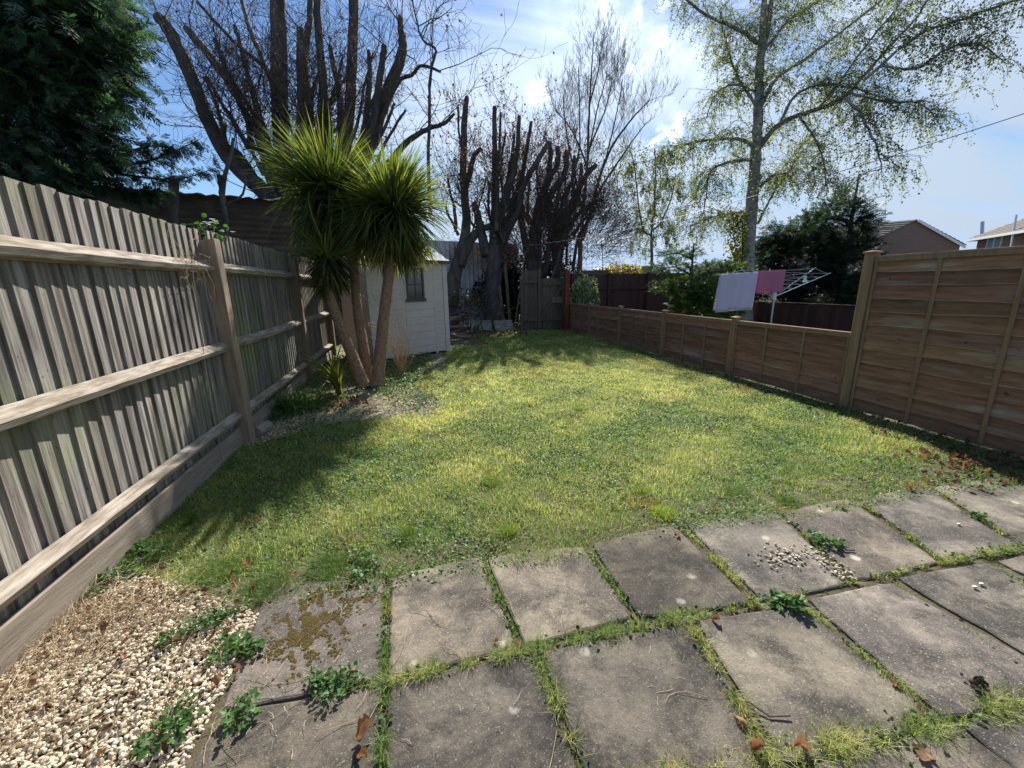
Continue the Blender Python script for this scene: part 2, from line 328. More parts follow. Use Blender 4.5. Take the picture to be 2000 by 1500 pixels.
#==================================================================== SETTING
def lay(pts,z,name,m,label=None,sub=0):
    b=MB(); pts=[(p[0],p[1],z) for p in pts]; b.add(pts,np.arange(len(pts))[None,:]); o=b.build(name,m,origin=(0,0,0)); o['kind']='structure'; return o
lay([(-300,-60),(400,-60),(400,500),(-300,500)],-.03,'ground',mat('far_ground',(.05,.07,.02),(.08,.09,.03),.5,rough=1))
lay([(-1.8,-1),(5.2,-1),(5.2,2.2),(-1.8,2.2)],-.002,'patio_bed',m_soil)
GRAVEL=[(-1.72,-.4),(-.95,-.4),(-.80,1.0),(-.76,1.9),(-.95,2.05),(-1.2,2.22),(-1.5,2.42),(-1.72,2.5)]
BED=[tuple(G(x,y)[:2]) for x,y in [(488,872),(560,850),(640,828),(740,815),(850,806),(868,790),(838,765),(800,748),(860,718),(880,700)]]+[(.75,9.8),(-1.2,10.6),(-1.7,10.6),(-1.7,4.5)]
lay([(-1.72,2.2),(-1.,2.1),(-.7,1.95),(5.1,1.62),(5.6,14.4),(1.5,16.0),(-1.7,16)],-.012,'lawn',m_lawn)
lay(BED,-.006,'flower_bed',mat('bed_soil',(.11,.085,.055),(.30,.26,.19),7,rough=.95,bump=1,bscale=60))
#---- paving slabs
def px2(l,dy=0):
    o=[]
    for i,(x,y) in enumerate(l):
        g=G(x,y)[:2].copy(); o.append(g)
    return o
def ext(q,top=0,bot=0): # q TL TR BR BL
    q=[c.copy() for c in q]; q[0][1]+=top; q[1][1]+=top; q[2][1]-=bot; q[3][1]-=bot; return q
SL=[]
A=[((520,1172),(748,1158),(746,1322),(438,1388)),((770,1156),(940,1112),(1006,1266),(764,1324)),((960,1112),(1146,1090),(1230,1206),(1030,1260)),
 ((1172,1085),(1332,1046),(1462,1179),(1252,1207)),((1362,1044),(1538,1022),(1656,1139),(1492,1175)),((1552,1018),(1678,990),(1828,1099),(1672,1134)),
 ((1702,988),(1836,968),(1986,1071),(1846,1096)),((1856,966),(1990,945),(2160,1040),(2004,1069))]
for q in A: SL.append(ext(px2(q),top=.09))
def yb(x): return .80-.06*x
def B(a,b,xl,xr):
    a,b=G(*a)[:2],G(*b)[:2]; SL.append([a,b,np.array([xr,yb(xr)]),np.array([xl,yb(xl)])])
B((432,1402),(744,1347),-.80,-.195); B((766,1340),(1040,1283),-.16,.415); B((1062,1280),(1338,1224),.455,1.05)
B((1366,1219),(1562,1190),1.085,1.695); B((1584,1178),(1738,1142),1.73,2.33); B((1756,1134),(1930,1105),2.365,3.0); B((1950,1100),(2120,1070),3.04,3.66)
for xl,xr in ((-.82,-.2),(-.17,.41),(.44,1.06),(1.1,1.72),(1.75,2.35),(2.39,3.0)):
    SL.append([np.array([xl,yb(xl)-.035]),np.array([xr,yb(xr)-.035]),np.array([xr+.02,yb(xr)-.62]),np.array([xl+.02,yb(xl)-.62])])
slab_lab=['concrete paving slab with brown moss patch beside the pale gravel','buff concrete slab touching the lawn between the mossy slab and the grassy joint','speckled slab at the lawn edge, third along from the gravel','dark slab at the lawn edge next to the brightest grass joint','slab at the lawn edge with spilled pebbles on it','slab at the lawn edge just right of the spilled pebbles','brown slab at the lawn edge with pale lichen spots, far right','smooth grey slab touching the leaf litter, rightmost of the lawn edge row',
 'large slab in the bottom row beside the gravel corner','large speckled slab of the second row below the dry grass joint','dark slab of the second row with white lichen spots','slab of the second row with a dark twig lying on it','smooth buff slab of the second row with black debris at its corner','narrow looking slab of the second row with two pebbles on it','slab of the second row at the right picture edge',
 'slab of the nearest row left, by the gravel','slab of the nearest row under the left grass joint','slab of the nearest row in the middle','slab of the nearest row, right of middle','pale slab corner at the bottom right of the patio','slab of the nearest row, outermost right']
slabs=[]
for i,q in enumerate(SL):
    b=MB(); n=10; V=[]; tilt=rng.normal(0,.003,2); z0=rng.uniform(-.001,.003)
    us=np.linspace(0,1,n)
    # subdivided slab with slightly worn edges
    ring=[]
    for e in range(4):
        a_,b_=q[e],q[(e+1)%4]; dv=nrm(b_-a_); nv=np.array([-dv[1],dv[0]])
        for u in us[:-1]:
            p=a_+(b_-a_)*u; corner=(.012 if u==0 else 0)
            p=p-nv*(abs(rng.normal(0,.0035))-.013); 
            if u==0: c=sum(q)/4; p=p+(c-p)/np.linalg.norm(c-p)*.005
            ring.append(p)
    ring=np.array(ring)[::-1]; c=ring.mean(0); k=len(ring)
    def zf(p): return z0+tilt[0]*(p[:,0]-c[0])+tilt[1]*(p[:,1]-c[1])
    inner=c+(ring-c)*(1-.008/np.linalg.norm(ring-c,axis=1,keepdims=True))
    lo=np.c_[ring,np.full(k,-.03)]; mid=np.c_[ring,zf(ring)+.007]; hi=np.c_[inner,zf(inner)+.011]
    V=np.concatenate([lo,mid,hi]); j=np.arange(k); j2=(j+1)%k
    fs=[np.stack([j,j2,j2+k,j+k],1),np.stack([j+k,j2+k,j2+2*k,j+2*k],1),(2*k+np.arange(k))[None,:]]
    t=rng.uniform(.85,1.12)*(.72 if i in (3,8,9,10) else 1.)*(1.12 if i in (1,4,12,13) else 1.); b.add(V,fs,np.array([t*rng.uniform(.98,1.04),t,t*rng.uniform(.94,1.02)]))
    o=b.build('paving_slab',m_slabm if i==0 else m_slab)
    tag(o,slab_lab[i],'paving slab','concrete slabs of the patio'); slabs.append(o)
# moss crust on the first slab (irregular low cushions)
b=MB(); 
mx_=np.concatenate([rng.normal(0,1,3600)*34+605,rng.normal(0,1,1300)*40+655]); my_=np.concatenate([1225+rng.normal(0,38,3600),1163+rng.normal(0,9,1300)]); mx_[:3600]-=(my_[:3600]-1225)*.35
MG=np.array([G(a_,c_) for a_,c_ in zip(mx_,my_)]); kk=(noise2(MG[:,0],MG[:,1],22.,1)+.6*noise2(MG[:,0],MG[:,1],55.,2)+rng.normal(0,.12,len(MG)))>.12
for g in MG[kk]:
    r=rng.uniform(.004,.010); n=6; a=np.linspace(0,6.28,n,endpoint=False)+rng.uniform(0,1); rr=r*rng.uniform(.6,1.3,n); hz=.0112+rng.uniform(0,.0015)
    b.add(np.concatenate([np.c_[g[0]+rr*np.cos(a),g[1]+rr*np.sin(a),np.full(n,hz-.001)],[[g[0],g[1],hz+.0015]]]),np.stack([np.arange(n),(np.arange(n)+1)%n,np.full(n,n)],1))
o=b.build('moss',m_moss,parent=slabs[0]); 
#---- gravel
lay([(p[0],p[1]) for p in GRAVEL],-.0128,'gravel_bed',mat('gravel_sand',(.40,.34,.25),(.25,.2,.14),40,rough=1,bump=.5))
def ico():
    t=(1+5**.5)/2; v=np.array([[-1,t,0],[1,t,0],[-1,-t,0],[1,-t,0],[0,-1,t],[0,1,t],[0,-1,-t],[0,1,-t],[t,0,-1],[t,0,1],[-t,0,-1],[-t,0,1]],float); v/=np.linalg.norm(v[0])
    f=[[0,11,5],[0,5,1],[0,1,7],[0,7,10],[0,10,11],[1,5,9],[5,11,4],[11,10,2],[10,7,6],[7,1,8],[3,9,4],[3,4,2],[3,2,6],[3,6,8],[3,8,9],[4,9,5],[2,4,11],[6,2,10],[8,6,7],[9,8,1]]
    v=list(map(np.array,v)); cache={}; nf=[]
    def mid(a,b):
        k=(min(a,b),max(a,b))
        if k not in cache: m_=v[a]+v[b]; v.append(m_/np.linalg.norm(m_)); cache[k]=len(v)-1
        return cache[k]
    for a,b_,c in f:
        x,y,z=mid(a,b_),mid(b_,c),mid(c,a); nf+=[[a,x,z],[b_,y,x],[c,z,y],[x,y,z]]
    return np.array(v),np.array(nf)
IV,IF=ico()
peb=[]
for k in range(6):
    d=IV.copy(); 
    for q in range(5):
        nvec=nrm(rng.normal(0,1,3)); h=rng.uniform(.45,.8); dd=d@nvec; d=d-np.where(dd>h,(dd-h)*.85,0)[:,None]*nvec
    peb.append(d*np.array([1,.75,.55]))
def pebbles(b,xy,z,size,pale=1.):
    n=len(xy); which=rng.integers(0,6,n)
    for k in range(6):
        s_=which==k; m_=s_.sum()
        if not m_: continue
        fr=frames(rdir(m_,-.5,.5),rng.uniform(-.7,.7,m_)); sz=size[s_][:,None,None]
        base=np.array([[.93,.88,.79],[.83,.75,.62],[1.0,.96,.89],[.62,.48,.34],[.52,.49,.46],[.84,.76,.62]]); 
        c=base[rng.choice(6,m_,p=[.32,.2,.27,.04,.06,.11])]*rng.uniform(.75,1.12,(m_,1))*pale
        b.inst(peb[k],IF,fr*sz,np.c_[xy[s_],z[s_]],c)
n=40000; x=rng.uniform(-1.72,-.6,n); y=rng.uniform(-.3,2.5,n); inside=pip(x,y,GRAVEL)&(y>.55)
x,y=x[inside],y[inside]; edge=np.clip((y-1.9)/.6,0,1); keep=rng.uniform(0,1,len(x))>edge*.75; x,y=x[keep],y[keep]
b=MB(); pebbles(b,np.c_[x,y],rng.uniform(-.012,.012,len(x)),rng.uniform(.006,.0125,len(x)))
tag(b.build('gravel',m_pebble,smooth=False),'pale cream pebbles filling the strip beside the patio','gravel',kind='stuff')
b=MB(); 
pts=[]
for k in range(170):
    if k<100: gx=G(1535+rng.normal(0,28),1092+rng.normal(0,11))
    else: t=rng.uniform(0,1); gx=G(1590+70*t+rng.normal(0,10),1080+58*t+rng.normal(0,8))
    pts.append(gx[:2])
pts=np.array(pts); pebbles(b,pts,rng.uniform(.016,.022,len(pts)),rng.uniform(.006,.012,len(pts)),.9)
tag(b.build('pebble_spill',m_pebble),'scatter of pale pebbles lying on a patio slab at the lawn edge','pebbles',kind='stuff')
b=MB(); m_=pip(*(a:=rng.uniform([-1.7,4.3],[.6,8],(9000,2)).T),BED); xy=a.T[m_]
den=((noise2(xy[:,0],xy[:,1],3.,1)>.05)|((xy[:,1]<5.4)&(xy[:,0]>-1.5))); xy=xy[den]
pebbles(b,xy,rng.uniform(-.006,.004,len(xy)),rng.uniform(.006,.013,len(xy)),1.)
tag(b.build('bed_gravel',m_pebble),'thin scatter of white stones over the flower bed by the palm','stones',kind='stuff')
#---- grass
def blade(bend):
    return np.array([[-.5,0,0],[.5,0,0],[-.38,bend*.25,.5],[.38,bend*.25,.5],[0,bend,1.]])
BL=[blade(.3),blade(1.),blade(1.8)]; BLF=[np.array([[0,1,3,2]]),np.array([[2,3,4]])]
def grass(b,x,y,h,wd,cols,z=-.012,bendp=(.3,.4,.3)):
    n=len(x); wh=rng.choice(3,n,p=bendp); yaw=rng.uniform(0,6.283,n)
    for k in range(3):
        s_=wh==k; a=yaw[s_]; c,s2=np.cos(a),np.sin(a); hh=h[s_]; ww=wd[s_]
        Mx=np.zeros((s_.sum(),3,3)); Mx[:,0,0]=c*ww; Mx[:,1,0]=s2*ww; Mx[:,0,1]=-s2*hh; Mx[:,1,1]=c*hh; Mx[:,2,2]=hh
        b.inst(BL[k],BLF,Mx,np.c_[x[s_],y[s_],np.full(s_.sum(),z) if np.isscalar(z) else z[s_]],cols[s_])
def rightx(y): return 4.90+.047*y
def leftx(y): return -1.66
def frontedge(x): return np.interp(x,[-1.6,-.77,-.16,.34,.93,1.59,2.32,2.91,3.59,4.6],[2.3,1.97,1.87,1.90,1.85,1.88,1.81,1.81,1.77,1.64])+.012*noise2(x,x*0,9.)
def lawn_pts(n,y0,y1):
    x=rng.uniform(-1.65,5.6,n); y=rng.uniform(y0,y1,n)
    xj=x+.10*noise2(x,y,3.1,1)+rng.normal(0,.07,n); yj=y+.10*noise2(y,x,2.7,2)+rng.normal(0,.07,n); ok=(x<rightx(y)-.03)&(y>frontedge(x))&~pip(xj,yj,BED)&~((y>10.5)&(x<2.2-.0*y))
    gr=pip(x,y,GRAVEL); ok&=~gr|(rng.uniform(0,1,n)<.12)
    return x[ok],y[ok]
def patch(x,y):
    a=noise2(x,y,1.1,0)*.6+noise2(x,y,3.5,1)*.4; b_=noise2(x,y,7.,1)
    return a,b_
def gcol(x,y,dry=0.):
    a,b_=patch(x,y); n=len(x)
    green=np.array([.22,.315,.09]); yel=np.array([.66,.60,.25]); drk=np.array([.10,.17,.055]); straw=np.array([.60,.50,.30])
    midy=np.clip(1-np.abs(y-5.6)/4.,0,1)*.55-.18
    t=np.clip(.42+.55*a+midy+rng.normal(0,.22,n)+dry,0,1)[:,None]
    c=green*(1-t)+yel*t
    d=(rng.uniform(0,1,n)<.22-.1*a)[:,None]; c=np.where(d,drk,c)
    s_=(rng.uniform(0,1,n)<.07+.07*(a>0.2)+dry*.3)[:,None]; c=np.where(s_,straw,c); ms=(noise2(x,y,4.3,2)+rng.normal(0,.25,n)>.95)[:,None]; c=np.where(ms,np.array([.40,.30,.11]),c)
    return c*rng.uniform(.75,1.25,(n,1))
b=MB()
for (y0,y1,n,hl,hh,w0) in ((1.5,3.2,170000,.016,.044,.0026),(3.2,5.5,160000,.018,.042,.0042),(5.5,9.,150000,.02,.042,.0065),(9.,14.4,80000,.022,.048,.010)):
    x,y=lawn_pts(n,y0,y1); a,b_=patch(x,y)
    kb=(noise2(x,y,5.1,1)+rng.normal(0,.3,len(x)))<.85; x,y,a,b_=x[kb],y[kb],a[kb],b_[kb]; h=rng.uniform(hl,hh,len(x))*(1+.45*b_+.2*a)*np.where(rng.uniform(0,1,len(x))<.05,1.5,1); 
    # longer near the edges and fences
    near=np.exp(-np.abs(rightx(y)-x)/.12)+np.exp(-np.abs(y-frontedge(x))/.06)*.5; h*=1+.7*near
    grass(b,x,y,h,np.full(len(x),w0)*rng.uniform(.6,1.3,len(x)),gcol(x,y))
tag(b.build('grass',m_grass),'short patchy yellow green lawn grass between the two fences','grass',kind='stuff')
# bright tufts standing out of the lawn
b=MB()
tuf=[(1295,1003,.09,1.),(1255,962,.05,.7),(1130,800,.05,.5),(990,1040,.06,.6),(790,1042,.07,.3),(250,1085,.10,.1),(420,1120,.12,.1),(520,1150,.11,0),(350,1020,.1,0),(1540,980,.08,0),(1440,960,.08,.1),(640,1110,.1,0),(960,940,.08,.5)]
for px_,py_,r_,ye in tuf:
    g=G(px_,py_); n=420 if r_<.1 else 700; a=rng.uniform(0,6.28,n); rr=r_*np.sqrt(rng.uniform(0,1,n)); x=g[0]+rr*np.cos(a); y=g[1]+rr*np.sin(a)
    c=np.array([.11,.19,.03])*(1-ye)+np.array([.34,.42,.05])*ye
    grass(b,x,y,rng.uniform(.03,.065,n),np.full(n,.003),c*rng.uniform(.7,1.2,(n,1)))
tag(b.build('grass_tufts',m_grass),'longer bright tufts scattered through the lawn','grass',kind='stuff')
b=MB(); NT=5200; x,y=lawn_pts(NT,1.5,7.5); k=(noise2(x,y,1.9,2)+rng.normal(0,.5,len(x))+.6*np.exp(-np.abs(y-frontedge(x))/.3)+(x<-.6)*.4-(np.abs(y-5.)<1.2)*.3)>.1; x,y=x[k],y[k]
xs=np.repeat(x,9)+rng.normal(0,.012,len(x)*9); ys=np.repeat(y,9)+rng.normal(0,.012,len(x)*9); tone=np.repeat(rng.uniform(.6,1.3,(len(x),1)),9,0); sc_=np.repeat(rng.uniform(.6,1.25,len(x)),9)
grass(b,xs,ys,rng.uniform(.022,.05,len(xs))*sc_,rng.uniform(.004,.0075,len(xs)),np.array([.17,.30,.075])*tone*rng.uniform(.8,1.2,(len(xs),1)),bendp=(.15,.35,.5))
tag(b.build('coarse_grass',m_grass),'coarse broad bladed grass rosettes through the lawn','grass',kind='stuff')
# round weed leaves (clover, daisies) lying in the lawn
LT=np.array([[0,0,0],[.5,.35,.12],[.45,.8,.1],[0,1.05,.0],[-.45,.8,.1],[-.5,.35,.12]]); LF=[np.array([[0,1,2,3]]),np.array([[0,3,4,5]])]
b=MB()
for (y0,y1,n,sz) in ((1.5,3.2,60000,.012),(3.2,5.5,60000,.014),(5.5,9,30000,.018),(9,14,9000,.024)):
    x,y=lawn_pts(n,y0,y1); a,b_=patch(x,y); k=(noise2(x,y,2.3,2)+.5*noise2(x,y,6,1)-.25*a+rng.normal(0,.35,len(x))+.5*np.exp(-np.abs(y-frontedge(x))/.15)+.6*np.exp(-np.abs(rightx(y)-x)/.4))>.15
    x,y=x[k],y[k]; m_=len(x); d=rdir(m_,-.05,.7); fr=frames(d,rng.normal(0,.5,m_))*(sz*rng.uniform(.6,1.5,m_))[:,None,None]
    c=np.array([.14,.23,.085])*rng.uniform(.2,1.9,(m_,1))*np.where(rng.uniform(0,1,(m_,1))<.02,np.array([[2.2,1.2,.8]]),1)
    b.inst(LT,LF,fr,np.c_[x,y,rng.uniform(0,.018,m_)],c)
tag(b.build('clover',m_clover),'small dark round weed leaves matted through the lawn','clover',kind='stuff')
# grass and weeds in the slab joints
J=[((755,1165),(752,1325),1.,.0,.024),((948,1115),(1015,1262),.9,.0,.022),((1158,1088),(1240,1208),1.,.2,.024),((1347,1043),(1478,1178),1.,.55,.026),((1545,1020),(1665,1138),.35,.2,.012),((1690,990),(1838,1096),.7,.5,.016),((1845,968),(1995,1070),.6,.6,.016),
 ((640,1355),(755,1335),.7,.1,.025),((755,1335),(1040,1272),1.7,.8,.026),((1040,1272),(1360,1205),2.0,.3,.03),((1360,1205),(1480,1182),1.,.3,.02),((1480,1182),(1670,1137),.3,.3,.012),((1670,1137),(1850,1098),.6,.5,.018),((1850,1098),(2000,1072),1.5,.3,.028),
 ((752,1340),(745,1500),1.2,.1,.022),((1048,1285),(1140,1500),1.4,.5,.03),((1350,1228),(1505,1490),1.4,.5,.028),((1572,1190),(1855,1425),.8,.3,.018),((1745,1140),(2010,1310),.15,.3,.01),((1940,1110),(2010,1150),.8,.4,.02),
 ((1180,1560),(1500,1488),1.6,.7,.05),((1500,1490),(1700,1450),2.4,.8,.06),((1700,1450),(1850,1420),2.,.3,.05),((1850,1420),(1925,1404),.4,.2,.015),((1930,1395),(2010,1370),2.6,.4,.06)]
b=MB(); b2=MB()
for p0,p1,dn,dry,sp in J:
    a0,a1=G(*p0)[:2],G(*p1)[:2]; l_=np.linalg.norm(a1-a0); n=int(l_*3400*dn); t=rng.uniform(0,1,n)
    clump=.42+.45*np.sin(t*l_*17+rng.uniform(0,6))+.4*np.sin(t*l_*39+rng.uniform(0,6)); k=rng.uniform(0,1,n)<clump; t=t[k]; n=len(t)
    q=a0+(a1-a0)*t[:,None]+rng.normal(0,sp*.42,(n,2)); c=gcol(q[:,0],q[:,1],(dry-.2)*.75)
    grass(b,q[:,0],q[:,1],rng.uniform(.012,.04,n)*(.75+.25*min(dn,1.8)),rng.uniform(.0015,.0028,n),c,z=0.,bendp=(.25,.35,.4))
    n=int(l_*170*dn*(1-dry)); t=rng.uniform(0,1,n); q=a0+(a1-a0)*t[:,None]+rng.normal(0,sp*.6,(n,2)); fr=frames(rdir(n,0,.7),rng.normal(0,.5,n))*rng.uniform(.008,.018,n)[:,None,None]
    b2.inst(LT,LF,fr,np.c_[q,rng.uniform(.005,.03,n)],np.array([.06,.12,.03])*rng.uniform(.6,1.4,(n,1)))
tag(b.build('joint_grass',m_grass),'grass growing in the gaps between the patio slabs','grass',kind='stuff')
tag(b2.build('joint_weeds',m_clover),'tiny round weed leaves in the gaps between the slabs','weeds',kind='stuff')
#---- straw, dead stems
def wisps(name,label,spots,n,lmin,lmax,r_=.0008,m=None,zmax=.03):
    b=MB()
    for k in range(n):
        px_,py_,sx,sy=spots[k%len(spots)]; g=G(px_+rng.normal(0,sx),py_+rng.normal(0,sy)); a=rng.uniform(0,6.28); l_=rng.uniform(lmin,lmax); pts=[g+np.array([0,0,.018])]
        for j in range(5):
            a+=rng.normal(0,.35); pts.append(pts[-1]+np.array([math.cos(a),math.sin(a),0])*l_/5+np.array([0,0,rng.normal(0,zmax*.3)])); pts[-1][2]=max(.012,min(pts[-1][2],zmax+.02))
        b.tube(pts,[r_*1.2]*5+[r_*.5],3,cap=False)
    return tag(b.build(name,m or m_straw),label,'straw',kind='stuff')
wisps('straw','tangle of dry straw stems over the gravel beside the fence foot',[(200,1200,70,25),(120,1250,60,40),(60,1350,50,50),(260,1190,60,18),(90,1180,40,40)],650,.08,.32,zmax=.05)
wisps('gravel_debris','dry stems and fine debris strewn over the gravel',[(300,1330,130,60),(200,1420,120,50),(420,1240,60,40),(330,1180,60,20)],380,.03,.16,zmax=.02)
wisps('dry_stalks','thin pale dry stalks lying loose on the patio slabs',[(640,1215,60,30),(480,1330,30,40),(900,1250,80,30),(700,1410,50,40),(1300,1400,200,60),(1000,1190,100,30)],34,.08,.25,zmax=.012)
wisps('root_threads','fine white dried root threads on the dark slabs',[(960,1370,45,35),(1290,1320,50,40),(1310,1130,50,25),(560,1420,40,30)],60,.015,.05,r_=.0005,m=mat('dry_root',(.50,.48,.44)),zmax=.003)
#---- fallen leaves
def leafmesh(curl,seed):
    r2=np.random.default_rng(seed); n=9; t=np.linspace(0,1,n); wv=np.sin(np.pi*np.clip(t,.04,.96)**.85)**.65*.36*(1+.13*r2.normal(0,1,n)); V=[];
    for i in range(n):
        for s_ in (-1,-.5,0,.5,1):
            V.append([s_*wv[i],t[i]-.5,curl*(abs(s_)**2)*wv[i]*1.6+.18*curl*math.sin(t[i]*5+seed)+.03*r2.normal()])
    V=np.array(V); F=[]
    for i in range(n-1):
        for j in range(4): F.append([i*5+j,i*5+j+1,i*5+5+j+1,i*5+5+j])
    return V,np.array(F)
LM=[leafmesh(.9,1),leafmesh(.3,2),leafmesh(-.6,3),leafmesh(1.4,4)]
def leafobj(px_,py_,size,lab,z=.02,tone=1.,grp='fallen dead leaves'):
    g=G(px_,py_); k=rng.integers(0,4); b=MB(); d=rdir(1,-.18,.18); fr=frames(d,rng.normal(0,.3,1))*size*.72
    V,F=LM[k]; c=np.array([[1.,.95,.9]])*tone*rng.uniform(.7,1.2)
    b.inst(V,F,fr,np.array([[0,0,0.]]),c); b.V[0][:,2]-=b.V[0][:,2].min(); b.V[0]+=np.array([g[0],g[1],z-.006])
    return tag(b.build('dead_leaf',m_leaf,smooth=True),lab,'leaf',grp)
for px_,py_,s_,lab in [(242,1290,.06,'large upright brown leaf standing on the middle of the gravel'),(482,1112,.055,'dark curled brown leaf in the grass above the mossy slab'),(300,1190,.055,'brown leaf among weeds at the top of the gravel'),(305,1148,.06,'orange brown leaf at the fence side of the lawn corner'),(405,1170,.055,'brown leaf in the soil between gravel and lawn'),(455,1185,.045,'small rusty leaf left of the mossy slab corner'),
 (430,1342,.05,'curled tan leaf leaning on the gravel side of the mossy slab'),(372,1250,.035,'tan leaf under the weed in the middle of the gravel'),(468,1318,.04,'rusty leaf by the leafy weed next to the mossy slab'),(68,1335,.05,'pale leaf at the left of the gravel by the fence'),(217,1333,.018,'tiny orange leaf fragment on the gravel'),
 (486,1023,.05,'pale tan leaf flat on the lawn near the left fence, left of a pair'),(507,1018,.05,'pale tan leaf flat on the lawn near the left fence, right of a pair'),(318,1043,.06,'brown leaf in the shade below the left fence'),(900,1084,.03,'small rusty leaf at the lawn edge above the second slab'),(962,1072,.05,'dark red leaf at the lawn edge above the third slab'),
 (968,1260,.035,'small orange leaf in the joint grass above the dry row'),(1010,1262,.04,'orange leaf at the end of the dry joint grass'),(715,1445,.08,'long tan curled leaf beside the bottom left joint'),(708,1490,.05,'narrow tan leaf at the bottom edge in the left joint'),(688,1320,.04,'orange leaf on the ivy strip between slabs'),
 (1397,1218,.045,'rusty leaf at the right end of the green joint grass'),(1355,1245,.05,'pale crumpled leaf where four slabs meet'),(1443,1418,.06,'dark oak like leaf in the joint beside the twig slab'),(1478,1475,.06,'pale pinkish leaf at the bottom edge of the patio'),(1562,1475,.07,'brown standing leaf at the bottom edge of the patio'),(1795,1395,.03,'orange leaf on the joint grass near the bottom right'),(1800,1480,.09,'long rusty leaf at the bottom right of the patio'),
 (1745,1342,.045,'dark leaf in the joint of the smooth buff slab'),(1395,998,.05,'pinkish curled leaf in the lawn above the pebble slab'),(1325,1052,.04,'flat orange leaf at the head of a joint by the lawn'),(1645,996,.05,'tan leaf at the lawn edge above the pebbles'),(1320,1020,.035,'small brown leaf beside the brightest grass tuft'),
 (1725,862,.035,'yellow leaf catching the sun near the right fence'),(1762,893,.045,'orange leaf on the lawn near the tall fence'),(1738,835,.05,'pale leaf at the foot of the tall fence, first'),(1787,845,.05,'reddish leaf at the foot of the tall fence, second'),(1775,960,.05,'tan leaf on thin grass near the far right slabs'),(1820,945,.05,'brown leaf in the grass left of the smooth grey slab'),(1380,920,.04,'black curled leaf on the sunny part of the lawn'),
 (870,748,.06,'brown leaf beside the low weed by the palm'),(695,797,.06,'orange leaf under the drooping young palm'),(735,800,.05,'rusty leaf at the edge of the stony bed')]:
    leafobj(px_,py_,s_,lab)
# litter of many brown leaves (nobody could count it)
b=MB()
def litter(b,xy,z,smin,smax,tone=1.):
    n=len(xy)
    for k in range(4):
        V,F=LM[k]; s_=np.arange(n)%4==k; m_=s_.sum()
        if m_==0: continue
        fr=frames(rdir(m_,-.25,.25),rng.normal(0,.5,m_))*rng.uniform(smin,smax,m_)[:,None,None]
        b.inst(V,F,fr,np.c_[xy[s_],np.full(m_,z)+rng.uniform(0,.012,m_)],np.array([.85,.85,.85])*rng.uniform(.35,1.2,(m_,1))*tone)
y=rng.uniform(1.7,6.5,420)**1; y=y[rng.uniform(0,1,len(y))<np.clip(1.5/(y-.9),0,1)]; x=rightx(y)-np.abs(rng.normal(0,.28,len(y)))-.03; litter(b,np.c_[x,y],.012,.025,.055)
xy=np.c_[rng.normal(4.5,.35,170),rng.normal(2.0,.2,170)]; xy=xy[(xy[:,0]<4.95)]; litter(b,xy,.014,.025,.05)
xy=np.c_[rng.uniform(-1.7,-.8,130),rng.uniform(1.0,2.4,130)]; litter(b,xy,.014,.012,.035,.9)
xy=np.c_[-1.0+rng.normal(0,.22,160),5.75+rng.normal(0,.2,160)]; litter(b,xy,.012,.03,.06,1.2)
xy=np.c_[rng.uniform(1.5,4,380),rng.uniform(12.,14.5,380)]; litter(b,xy,.01,.04,.08,.8)
tag(b.build('leaf_litter',m_leaf,smooth=True),'drift of dry brown leaves along fence feet and bed','leaf litter',kind='stuff')
#---- low leafy weeds
def weed(px_,py_,r_,n,lab,size=.03,col=(.06,.12,.03),h=.05,name='weed',cat='weed',grp='leafy weeds'):
    g=G(px_,py_); t=thing(name,lab,cat,(g[0],g[1],0),grp); b=MB(); s_=MB()
    nc=5; cxy=rng.normal(0,r_*.55,(nc,2)); ci=rng.integers(0,nc,n); a=rng.uniform(0,6.28,n); rr=r_*.55*np.sqrt(rng.uniform(0.02,1,n)); z=h*rng.uniform(.15,1,n)*(1-.5*rr/r_)
    pos=np.c_[g[0]+cxy[ci,0]+rr*np.cos(a),g[1]+cxy[ci,1]+rr*np.sin(a)*.8,z+.01]; a=a+rng.normal(0,.8,n)
    d=np.c_[np.cos(a),np.sin(a),rng.uniform(-.3,.5,n)]; fr=frames(d,rng.normal(0,.5,n))*(size*rng.uniform(.6,1.3,n))[:,None,None]
    lt=np.array([[0,0,0],[.35,.15,.05],[.55,.5,.1],[.3,.62,.06],[.32,.95,.02],[0,1.1,-.04],[-.32,.95,.02],[-.3,.62,.06],[-.55,.5,.1],[-.35,.15,.05]])
    b.inst(lt,[np.array([[0,1,2,3,4,5]]),np.array([[0,5,6,7,8,9]])],fr,pos,np.array(col)*rng.uniform(.6,1.5,(n,1)))
    for q1 in cxy: s_.tube([[g[0],g[1],.001],[g[0]+q1[0],g[1]+q1[1],.003]],.0012,4,col=np.array([.1,.17,.05]))
    for k in range(0,n,2): q0=np.array([g[0]+cxy[ci[k],0],g[1]+cxy[ci[k],1],.002]); s_.tube([q0,(q0+pos[k])/2+[0,0,.008],pos[k]],.0009,3,cap=False,col=np.array([.1,.17,.05]))
    b.build('leaves',m_clover,parent=t); s_.build('stems',m_clover,parent=t); return t
